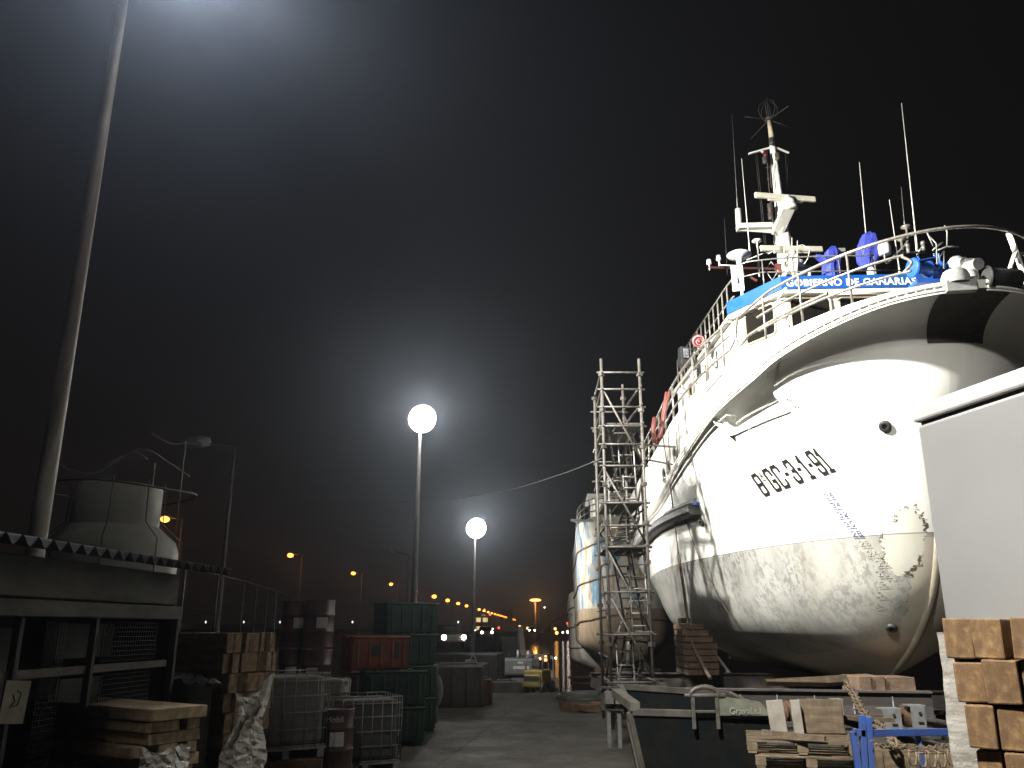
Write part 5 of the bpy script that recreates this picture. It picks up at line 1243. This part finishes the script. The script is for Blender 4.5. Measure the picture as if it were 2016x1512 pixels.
for j, (m_, lb) in enumerate(((BROWNP, 'dark brown plastic bin at the bottom of the orange bin stack'), (BROWNP, 'brown plastic bin just under the orange one'), (ORANGE, 'bright orange slotted plastic bin on top of the bin stack'))):
    place_bin(m_, BINX, 18.3, [.0, .70, 1.39][j]-.06+.0, R(24), lb, 'orange and brown bins')
place_bin(BROWNP, BINX-.75, 17.0, .0, R(20), 'low brown bin in front of the orange bin stack', 'orange and brown bins')
gx = at(792, 1300, 19.6).x
for j in range(4): place_bin(GREEN, gx, 19.9, .68*j, R(24+(-3 if j == 2 else 2)), 'green plastic bin in the tall green column beside the light pole, %s from the ground' % ORD[j], 'green bins')
gx2 = at(764, 1400, 17.6).x
for j in range(2): place_bin(GREEN, gx2, 17.75, .68*j, R(20), '%s green plastic bin of the short green pair at the roadway edge' % ('lower', 'upper')[j], 'green bins')
place_bin(GREEN, at(745, 1250, 20.6).x, 21.2, 1.36, R(15), 'green bin peeping over the orange bin from behind', 'green bins'); 
for j in range(2): place_bin(GREEN, at(745, 1250, 20.6).x, 21.2, .68*j, R(15), 'hidden green bin on the ground behind the orange bin stack', 'green bins') if j == 0 else place_bin(GREEN, at(745, 1250, 20.6).x, 21.2, .68, R(15), 'middle green bin hidden behind the orange bin stack', 'green bins')
mb = MB(); x = at(832, 1370, 21.5).x
o = MB().box((0, 0, 0), (.62, .62, 1.35), jit=.02, taper=.94).build('grey_tub', pm('grey_tub_plastic', (.16, .16, .155), (.09, .09, .085), 2.5, .7, 0, .1), None, .04); o.location = (x, 21.6, .68); o.rotation_euler = (0, 0, R(20)); tag(o, 'tall grey tub standing right of the green column at the light pole', 'tub')
mb = MB(); mb.ball((x+.32, 21.5, .72), .26, 7, (.7, .8, 1.5)); tag(mb.build('white_sack', pm('dirty_sack', (.2, .2, .19), (.12, .12, .11), 4, .8, 0, .3)), 'pale bulging sack leaning on the tall grey tub', 'sack')
# dark clutter farther along
for i, (u, v, Yd, sx, sy, sz, lb, m_) in enumerate(((885, 1360, 26, 1.7, 1.2, 1.1, 'low dark steel bin right of the pale sack', DARKST), (880, 1328, 31, 2.6, 1.6, 1.0, 'dark container with light planks on top beyond the low steel bin', DARKST), (925, 1375, 27, 1.0, 1.6, .7, 'small dark box at the roadway edge below the far mast', RUST), (965, 1345, 36, 2.0, 1.6, .45, 'dark bin near the base of the far floodlight mast', DARKST), (905, 1300, 38, 3.5, 2, 1.6, 'long dark container in the shadow under the sea wall', DARKST))):
    p = at(u, v, Yd); g = gz(p.x, Yd); t = thing('steel_bin', lb, 'bin', (p.x, Yd, g), R(random.uniform(-12, 14)), 'dark bins along the yard edge')
    mb = MB()
    for a, s in (((0, -sy/2, sz/2), (sx, .06, sz)), ((0, sy/2, sz/2), (sx, .06, sz)), ((-sx/2, 0, sz/2), (.06, sy, sz)), ((sx/2, 0, sz/2), (.06, sy, sz)), ((0, 0, .1), (sx, sy, .06))): mb.box(a, s)
    for k in range(5): mb.box((-sx/2+sx*k/4, -sy/2-.04, sz/2), (.07, .06, sz*.96)); 
    for k in range(3): mb.box((sx/2+.04, -sy/2+sy*k/2, sz/2), (.06, .07, sz*.96))
    mb.build('body', m_, t, .01)
    mb = MB(); mb.tube([(-sx/2, -sy/2, sz), (sx/2, -sy/2, sz), (sx/2, sy/2, sz), (-sx/2, sy/2, sz)], .045, 6, True); mb.build('rim', GREYP, t)
    if i == 1:
        for k in range(3): ob = MB().box((0, 0, 0), (1.3, .14, .04)).build('loose_plank', PALE); q_ = at(868+14*k, 1357+2*k, 25.4); ob.location = (q_.x, 25.6+.15*k, 1.17); ob.rotation_euler = (0, 0, R(24+4*k)); tag(ob, 'pale loose plank on the low steel bin, %s from the left' % ORD[k], 'plank', 'loose planks')
p = at(924, 1345, 30); mb = MB(); mb.cyl((0, 0, 0), (0, 0, .55), .08); mb.box((0, 0, .62), (.3, .2, .35)); mb.tube(smooth_path([(0, 0, .75), (.12, 0, .95), (.22, 0, .7), (.18, 0, .3)]), .035, 6); o = mb.build('pump_stand', pm('pale_pump_paint', (.4, .4, .38), (.25, .25, .24), 5, .5)); o.location = (p.x, 30, .35); tag(o, 'small pale pump with a bent hose on the dark bins by the far mast', 'pump')
# ------------------------------------------------------------------ chain-link fence behind
fpts = [(-8.7, 20.0), (-9.1, 23.6), (-9.7, 30.8), (-11.4, 42.8), (-17.9, 86)]
fpath = [fpts[0]]
for a, b in zip(fpts, fpts[1:]):
    n_ = max(1, int(math.dist(a, b)/2.45))
    for k in range(1, n_+1): fpath.append((a[0]+(b[0]-a[0])*k/n_, a[1]+(b[1]-a[1])*k/n_))
fe = thing('chain_link_fence', 'tall thin chain-link fence on a low wall behind the stacked goods', 'fence', (-9, 24, 0)); FO = Vector((-9, 24, 0))
mb = MB()
for i in range(len(fpath)-1):
    a, b = Vector((*fpath[i], 0))-FO, Vector((*fpath[i+1], 0))-FO; mb.beam(a+Vector((0, 0, .6)), b+Vector((0, 0, .6)), .2, 1.3)
mb.build('base_wall', pm('fence_wall', (.07, .065, .06), (.04, .04, .04), 2, .9), fe)
for i, (x, y) in enumerate(fpath): MB().cyl(Vector((x, y, 1.2))-FO, Vector((x, y, 3.86))-FO, .03, n=6).build('post', POLEM, fe)
mb = MB(); mb.tube([Vector((x, y, 3.82))-FO for x, y in fpath], .02, 5); mb.build('top_rail', POLEM, fe)
mb = MB()
for k in range(11): mb.tube([Vector((x, y, 1.3+.24*k))-FO for x, y in fpath], .003, 3)
for i in range(len(fpath)-1):
    a, b = Vector((*fpath[i], 0))-FO, Vector((*fpath[i+1], 0))-FO
    if i < 16:
        for k in range(12):
            p0 = a.lerp(b, k/12); mb.cyl(p0+Vector((0, 0, 1.25)), p0+Vector((0, 0, 3.82)), .0025, n=3)
mb.build('wire_mesh', DARKST, fe)
# ------------------------------------------------------------------ two more hulls behind the scaffold
def hull2(name, label, cx, y0, zb, zt, B, L, LEN, mat, flare=.25):
    t = thing(name, label, 'ship', (cx, y0, zb), R(-3)); H = zt-zb; mb = MB(); nz = 36; al = [i/30 for i in range(31)]+[1+i/6 for i in range(1, 7)]
    def P(a, h, side):
        k = min(1, (h/.15))**.42 if h > 0 else 0; bw = B*(.10+.90*k)*(1+.06*h); s0 = 1.5*(1-min(1, h/.3))**1.6+.7*(1-h)**1.2*.3
        if a <= 1: y = s0+L*(1-math.cos(a*PHI)); b_ = bw*(math.sin(a*PHI))**.75
        else: y = s0+L+(LEN-s0-L)*(a-1); b_ = bw
        return Vector((-b_*side, y, h*H+.12*H*max(0, 1-y/6)*h))
    for side in (1, -1): mb.grid(lambda a, h: P(a, h, side), al, [i/nz for i in range(nz+1)])
    mb.grid(lambda a, x: Vector((P(a, 1, x).x, P(a, 1, 1).y, P(a, 1, 1).z-.5)), al, [-1, 0, 1], False)
    mb.build('hull', mat, t, fix=False); mb = MB()
    for h, r in ((.30, .05), (.56, .05), (.80, .05)):
        mb.tube([P(a, h+.035*(1-min(1, a*2)), 1)+Vector((-.04, -.02, 0)) for a in al], r, 6); mb.tube([P(a, h, -1)+Vector((.04, 0, 0)) for a in al], r, 6)
    mb.build('rubbing_bar', pm('rusty_rubbing_bar', (.22, .15, .09), (.1, .08, .06), 3, .8), t)
    return t, P, H
def peel(name, zsplit):
    q = Nd(name); sp_ = q.n('ShaderNodeSeparateXYZ'); q.l(q.coord(), sp_.inputs[0])
    n1 = q.noise(.8, 7, .7, (1.6, 1.6, .45)); n2 = q.noise(1.5, 8, .75, (1.2, 1.2, .35), 4); n3 = q.noise(.5, 5, .6, (2, 2, .25), 9)
    up = q.mix(q.ramp(n1, (.485, 0.0), (.55, 1.0)), (.50, .48, .42), (.11, .22, .33)); up = q.mix(q.ramp(n2, (.53, 0.0), (.58, 1.0)), up, (.34, .21, .09))
    lo_ = q.mix(q.ramp(n3, (.35, 0.0), (.65, 1.0)), (.40, .31, .20), (.20, .155, .12)); lo_ = q.mix(q.ramp(n2, (.58, 0.0), (.66, .7)), lo_, (.13, .12, .115))
    q.col(q.mix(q.math('GREATER_THAN', q.math('ADD', sp_.outputs[2], q.math('MULTIPLY', n1, .5)), zsplit), lo_, up)); q.b.inputs['Roughness'].default_value = .8; q.bump(n2, .3, .03); return q.m
t2, P2f, H2 = hull2('fishing_boat', 'old fishing boat with peeling blue and white paint behind the scaffold', 6.25, 46, .25, 7.4, 2.5, 3.4, 16, peel('peeling_blue_paint', 3.2))
mb = MB(); mb.tube([P2f(0, h, 1) for h in [0, .02, .05, .1, .16]], .12, 8); mb.tube([P2f(a, .0, 1) for a in [i/20 for i in range(30)]], .1, 8); mb.build('keel_bar', OFFW, t2)
mb = MB(); mb.box((.1, 5.5, H2+.9), (3.4, 4, 2.6)); mb.box((.0, 5.0, H2+2.35), (3.9, 4.6, .14)); mb.build('wheelhouse', WHITE, t2, .05)
mb = MB(); mb.box((-.5, 3.47, H2+.8), (1.7, .05, .9)); mb.build('ochre_panel', pm('ochre_paint', (.5, .38, .12), (.42, .3, .1), 3, .6), t2)
mb = MB(); mb.plate([(-3.0, .6, H2+.55), (.6, .6, H2+.35), (.6, 3.5, H2+.55), (-2.5, 3.5, H2+.75)], .12); mb.cyl((-2.6, 1, H2+.5), (-2.3, 2.0, H2-1.2), .03); mb.build('canopy', GREYP, t2)
mb = MB()
for h in (.35, .7, 1.05): mb.tube([P2f(a, 1, 1)+Vector((.1, 0, h)) for a in [i/12 for i in range(18)]], .03, 6)
for i in range(10): p = P2f(.1+.13*i, 1, 1)+Vector((.1, 0, 0)); mb.cyl(p, p+Vector((0, 0, 1.05)), .03, n=6)
for x in range(6): mb.cyl((-1.2+.45*x, 3.2, H2+2.4), (-1.2+.45*x, 3.2, H2+3.4), .035, n=6)
mb.tube([(-1.4, 3.2, H2+3.4), (1.6, 3.2, H2+3.4)], .035, 6); mb.tube([(-1.4, 3.2, H2+2.9), (1.6, 3.2, H2+2.9)], .035, 6); mb.build('rail', RAILM, t2)
t3, P3f, H3 = hull2('white_boat', 'farthest white boat hull at the left edge of the row of ships', 7.0, 61, -.9, 4.3, 2.75, 3.6, 14, peel('peeling_white_paint', 0.4))
q = Nd('dirty_white_hull'); q.col(q.mix(q.ramp(q.noise(.8, 7, .7, (1.4, 1.4, .4)), (.45, 0.0), (.7, 1.0)), (.60, .58, .52), (.28, .24, .19))); t3.children[0].data.materials[0] = q.m
mb = MB(); mb.box((.2, 5, H3+1.0), (3.6, 4, 2.6)); mb.build('wheelhouse', WHITE, t3, .05)
mb = MB(); mb.cyl((-1.6, .8, H3), (-1.6, .8, H3+1.0), .04); mb.ball((-1.6, .8, H3+1.05), .14, 5); mb.build('bow_lamp', OFFW, t3)
for (x, y, lb) in ((5.2, 48, 'dark timber shore propping the peeling fishing boat on its left'), (7.4, 48, 'dark timber shore propping the peeling fishing boat on its right'), (6.2, 63, 'dark timber shore propping the farthest white boat')):
    o = MB().box((0, 0, 0), (.5, .8, 2.0), jit=.03).build('timber_shore', RUST, None, .02); o.location = (x, y, gz(x, y)+.6 if y < 60 else -1.6); tag(o, lb, 'shore', 'timber shores')
# mooring line from the white boat
mb = MB(); mb.tube(smooth_path([at(1048, 1253, 120), at(1075, 1235, 95), at(1120, 1205, 62.5)]), .04, 5); tag(mb.build('mooring_line', pm('grey_cable', (.3, .3, .29))), 'thin mooring line slanting from the far white boat into the dark', 'rope')
# ------------------------------------------------------------------ machines at the end of the yard
p = at(1022, 1330, 56); g = gz(p.x, 56); ex = thing('excavator', 'grey excavator seen from behind at the far end of the yard', 'excavator', (p.x, 56, g), R(6))
MB().box((0, 0, 1.75), (2.5, 2.2, 1.05), jit=.03).build('body', pm('excavator_grey', (.06, .066, .072), (.035, .038, .04), 2, .5), ex, .15)
for s in (-1, 1): MB().box((s*1.0, 0, .42), (.5, 3.2, .84)).build('track', BLACK, ex, .3)
MB().box((.0, 0, .95), (1.3, 1.6, .5)).build('turntable', DARKST, ex, .05)
MB().box((-.6, 1.3, 2.9), (1.0, 1.2, 1.3)).build('cab', GLASS, ex, .1)
mb = MB(); mb.beam((.4, 1.2, 2.2), (.5, 3.6, 4.0), .35, .5); mb.beam((.5, 3.6, 4.0), (.5, 5.4, 2.2), .3, .4); mb.build('boom', DARKST, ex)
mb = MB(); mb.cyl((-.15, -.6, 2.2), (-.15, -.6, 2.75), .09); mb.cyl((.5, -.6, 2.2), (.5, -.6, 2.7), .11); mb.build('exhaust', STEEL, ex)
mb = MB(); mb.box((0, -1.12, 1.7), (1.0, .03, .18)); mb.box((-.05, -1.12, 2.0), (.35, .03, .12)); mb.build('rear_plate', STEEL, ex)
p = at(1058, 1336, 50); g = gz(p.x, 50); fk = thing('forklift', 'small yellow forklift in front of the excavator', 'forklift', (p.x, 50, g), R(-22))
mb = MB(); mb.box((0, 0, .95), (1.15, 1.5, .75)); mb.box((0, -.75, .75), (1.1, .5, .7), taper=.85); mb.build('body', YELLOW, fk, .08)
for sx in (-1, 1):
    for sy in (-.6, .85): mb = MB(); mb.lathe([(0, -.12), (.2, -.12), (.34, -.10), (.36, 0), (.34, .1), (.2, .12), (0, .12)], (sx*.56, sy, .36), 18, (1, 0, 0)); w_ = mb.build('wheel', BLACK, fk); MB().cyl((sx*.56-.13, sy, .36), (sx*.56+.13, sy, .36), .16).build('rim', YELLOW, w_)
mb = MB()
for sx in (-.5, .5):
    mb.tube([(sx, -.6, 1.2), (sx, -.4, 2.1), (sx, .55, 2.15), (sx, .75, 1.2)], .045, 6); mb.beam((sx*.7, 1.05, .1), (sx*.7, 1.0, 2.2), .1, .14)
for k in range(5): mb.beam((-.5, -.4+.23*k, 2.12), (.5, -.4+.23*k, 2.12), .05, .03)
mb.build('roll_cage', DARKST, fk)
mb = MB(); mb.box((0, -1.01, .9), (.9, .02, .22)); mb.build('grille', BLACK, fk); mb = MB(); mb.box((0, .0, 1.45), (.5, .5, .12)); mb.box((0, -.25, 1.7), (.5, .12, .5)); mb.build('seat', BLACK, fk, .03)
p = at(1062, 1316, 60); tr = thing('tractor', 'dim truck cab with small white and red lamps beyond the yellow forklift', 'truck', (p.x, 60.5, gz(p.x, 60.5)), R(4))
MB().box((0, 0, 1.9), (2.0, 1.8, 1.5), taper=.9).build('cab', pm('dim_cab_paint', (.16, .13, .12), (.1, .09, .08), 2, .5), tr, .1); MB().box((0, .2, .9), (2.2, 3.6, .6)).build('chassis', DARKST, tr)
for sx in (-1, 1):
    for sy in (-.9, 1.1): MB().cyl((sx*1.0-.15, sy, .5), (sx*1.0+.15, sy, .5), .5, n=18).build('wheel', BLACK, tr)
mb = MB(); mb.box((0, -.93, 2.1), (1.6, .03, .7)); mb.build('rear_window', GLASS, tr)
mb = MB(); mb.ball((-1.15, -1.0, 2.35), .09, 5); mb.ball((1.05, -.95, 2.5), .06, 5); mb.build('white_lamp', glow('small_white_lamp', (1, .93, .8), 14), tr)
mb = MB(); mb.ball((.35, -.96, 2.38), .10, 5); mb.build('red_lamp', glow('small_red_lamp', (1, .12, .04), 14), tr)
mb = MB(); mb.ball((-.05, -.96, 2.45), .08, 5); mb.ball((.35, -.96, 2.62), .05, 5); mb.build('amber_lamp', glow('small_amber_lamp', (1, .5, .12), 12), tr)
# hoses and cables coiled on the ground by the walkway
mb = MB()
for k in range(3):
    c = at(1122+12*k, 1381+2*k, 29.5-.5*k); mb.tube(smooth_path([(c.x+.2+(.75+.06*k)*math.cos(a), 28.5+.2*k+(1.3+.12*k)*math.sin(a), .04+.02*k+random.uniform(0, .03)) for a in [2*math.pi*i/14 for i in range(13)]]), .02, 5)
mb.tube(smooth_path([(2.4, 25.2, .06), (3.2, 24.8, .08), (3.5, 22.5, .1), (3.4, 21, .5)]), .03, 5); tag(mb.build('hose_coil', pm('grey_hose', (.15, .15, .145), (.09, .09, .085), 4, .6)), 'loops of grey hose lying on the ground left of the scaffold foot', 'hose')
for i, (u, v, Yd, s) in enumerate(((1130, 1393, 24.5, .5), (1160, 1394, 24.2, .35), (1185, 1394, 24.6, .4))):
    p = at(u, v, Yd); o = MB().box((0, 0, 0), (s*1.6, .4, .2), jit=.03).build('scrap_block', RUST, None, .01); o.location = (p.x, Yd, .1); tag(o, 'dark scrap block on the roadway left of the scaffold, %s from the left' % ORD[i], 'scrap', 'scrap blocks on the roadway')
# ------------------------------------------------------------------ traffic, far lights and the dark shore
def car(label, x, y, z, rz):
    t = thing('parked_car', label, 'car', (x, y, z), rz, 'cars on the harbour road')
    MB().prism([(-.85, -2), (.85, -2), (.88, 2), (-.88, 2)], .35, .85).build('body', DARKST, t, .12); MB().box((0, .2, 1.1), (1.5, 2.2, .55), taper=.78).build('cabin', GLASS, t, .1)
    for sx in (-.8, .8):
        for sy in (-1.3, 1.3): MB().cyl((sx-.1, sy, .32), (sx+.1, sy, .32), .32, n=14).build('wheel', BLACK, t)
        MB().lathe([(0, .05), (.12, .04), (.15, 0)], (sx*.78, -2.02, .66), 12, (0, -1, 0)).build('headlight', glow('headlight', (1, .85, .6), 34), t)
    return t
for u, v, Yd, lb, rz in ((878, 1265, 55, 'car with two bright headlights on the road behind the sea wall at left', R(18)), (955, 1260, 110, 'farther car with warm headlights on the harbour road beyond the far mast', R(8)), (1046, 1256, 200, 'small far car showing one white glare near the end of the harbour road', R(4))):
    p = at(u, v, Yd); car(lb, p.x, Yd, .97, rz)
mb = MB(); 
for a, b, z in ((-420, -300, 9), (-300, -150, 7), (-150, 160, 6), (160, 500, 8)): mb.box(((a+b)/2, 1150, z/2-2), (b-a, 30, z))
o = mb.build('hills', pm('dark_shore', (.02, .018, .016), (.012, .011, .01), .01, 1)); struct(o)
# breakwater with tiny white lamps
bw = MB().box((0, 0, 0), (360, 8, 4.0), taper=.98).build('breakwater', pm('breakwater_concrete', (.04, .038, .035), (.02, .02, .02), .2, .95)); bw.location = (-235, 420, -.4); tag(bw, 'long low dark breakwater on the left horizon', 'breakwater')
prot = None
for i, u in enumerate((405, 480, 551, 694, 764, 833, 902)):
    p = at(u, 1225, 415)
    if prot is None:
        prot = thing('breakwater_lamp', 'x', 'lamp', group='lamps along the breakwater'); MB().cyl((0, 0, -4.2), (0, 0, 0), .12, n=5).build('post', POLEM, prot); MB().lathe([(0, .55), (.34, .45), (.2, -.4), (0, -.5)], n=8).build('bulb', glow('white_far_lamp', (.9, .95, 1), 3), prot); t = prot
    else: t = copy_tree(prot)
    t.location = p; t['label'] = 'tiny white lamp on the dark breakwater, %s from the left' % ORD[i]
# town across the harbour
def tower(name, label, u, v_top, w_px, Yd, win, wcol, dens, rows_=None, base_v=1246):
    p = at(u, v_top, Yd); g = at(u, base_v, Yd).z; w = w_px*Yd/FPX; h = p.z-g; t = thing(name, label, 'building', (p.x, Yd, g))
    MB().box((0, 0, h/2), (w, w*.7, h)).build('wall', pm('night_facade', (.02, .018, .016), (.03, .025, .02), .05, .9), t)
    nx_ = max(2, int(w/3.2)); nz_ = rows_ or max(2, int(h/4)); mb = MB()
    for i in range(nx_):
        for j in range(nz_):
            if random.random() < dens: mb.box((-w/2+w*(i+.5)/nx_, -w*.35-.1, h*(j+.5)/nz_), (w/nx_*.7, .1, h/nz_*.5))
    mb.build('window_band', glow('lit_window_'+wcol[0], wcol[1], win), t); return t
YEL = ('yellow', (1, .78, .32)); ORG = ('orange', (1, .42, .1)); WHT = ('white', (1, .9, .75))
tower('office_block', 'lit yellow office block behind the row of street lamps', 949, 1212, 26, 520, 1.1, YEL, .75); tower('office_tower', 'slim lit tower rising behind the lit yellow office block', 952, 1195, 9, 560, .8, YEL, .6); tower('dim_block', 'dim far building with two white lights left of the high mast', 998, 1200, 22, 700, .5, WHT, .12); tower('lit_silo', 'far building with orange floodlit top right of the high mast', 1072, 1196, 18, 480, 1.6, ORG, .28, None, 1230); tower('harbour_block', 'floodlit harbour block just left of the farthest white boat', 1121, 1226, 9, 380, 2.2, ORG, .6)
tower('dark_shed', 'dark harbour shed below the floodlit silo', 1066, 1228, 34, 450, .4, ORG, .0); 
for i, (u, v, c_k, s) in enumerate(((965, 1209, 'red', .5), (982, 1236, 'red', .4), (983, 1250, 'orange', .55), (1023, 1234, 'orange', .5), (1039, 1237, 'orange', .5), (1093, 1238, 'orange', .5), (1096, 1246, 'orange', .6), (1108, 1245, 'white', .4), (1117, 1227, 'red', .35), (1008, 1247, 'white', .35), (1019, 1249, 'white', .3), (970, 1238, 'white', .3), (936, 1241, 'white', .3), (1118, 1244, 'white', .6), (925, 1247, 'orange', .4), (1072, 1196, 'white', .3))):
    Yd = 360; p = at(u, v, Yd); g = at(u, 1250, Yd).z; t = thing('harbour_lamp', 'tiny %s harbour light %s' % (c_k, ['above the lit office tower', 'under the far street lamps', 'low under the far street lamps', 'right of the last street lamps', 'just left of the high mast', 'upper of two beside the far white boat', 'lower of two beside the far white boat', 'between the orange pair and the white boat', 'atop the floodlit harbour block', 'low between street lamps and high mast', 'lowest left of the high mast', 'inside the crowd of far street lamps', 'left of the lit office block', 'hugging the left edge of the white boat', 'low left of the far floodlight pole', 'on top of the floodlit silo'][i]), 'lamp', (p.x, Yd, min(g, p.z-1)), 0, 'harbour lights across the water'); z = p.z-t.location.z
    MB().cyl((0, 0, 0), (0, 0, z), .12, n=5).build('post', POLEM, t); MB().ball((0, 0, z), s*1.15, 5).build('bulb', glow('far_'+c_k, {'red': (1, .08, .03), 'orange': (1, .45, .12), 'white': (1, .92, .8)}[c_k], 5), t)
# ------------------------------------------------------------------ night air
mb = MB(); mb.box((0, 440, 10.4), (1400, 1580, 29.0)); me_h = bpy.data.materials.new('night_air'); me_h.use_nodes = True; nt = me_h.node_tree; nt.nodes.clear()
out = nt.nodes.new('ShaderNodeOutputMaterial'); vol = nt.nodes.new('ShaderNodeVolumePrincipled'); vol.inputs['Color'].default_value = (.72, .83, 1.0, 1); vol.inputs['Density'].default_value = .00085; vol.inputs['Anisotropy'].default_value = .83
nt.links.new(vol.outputs[0], out.inputs['Volume']); hz = mb.build('haze', me_h); hz['kind'] = 'stuff'
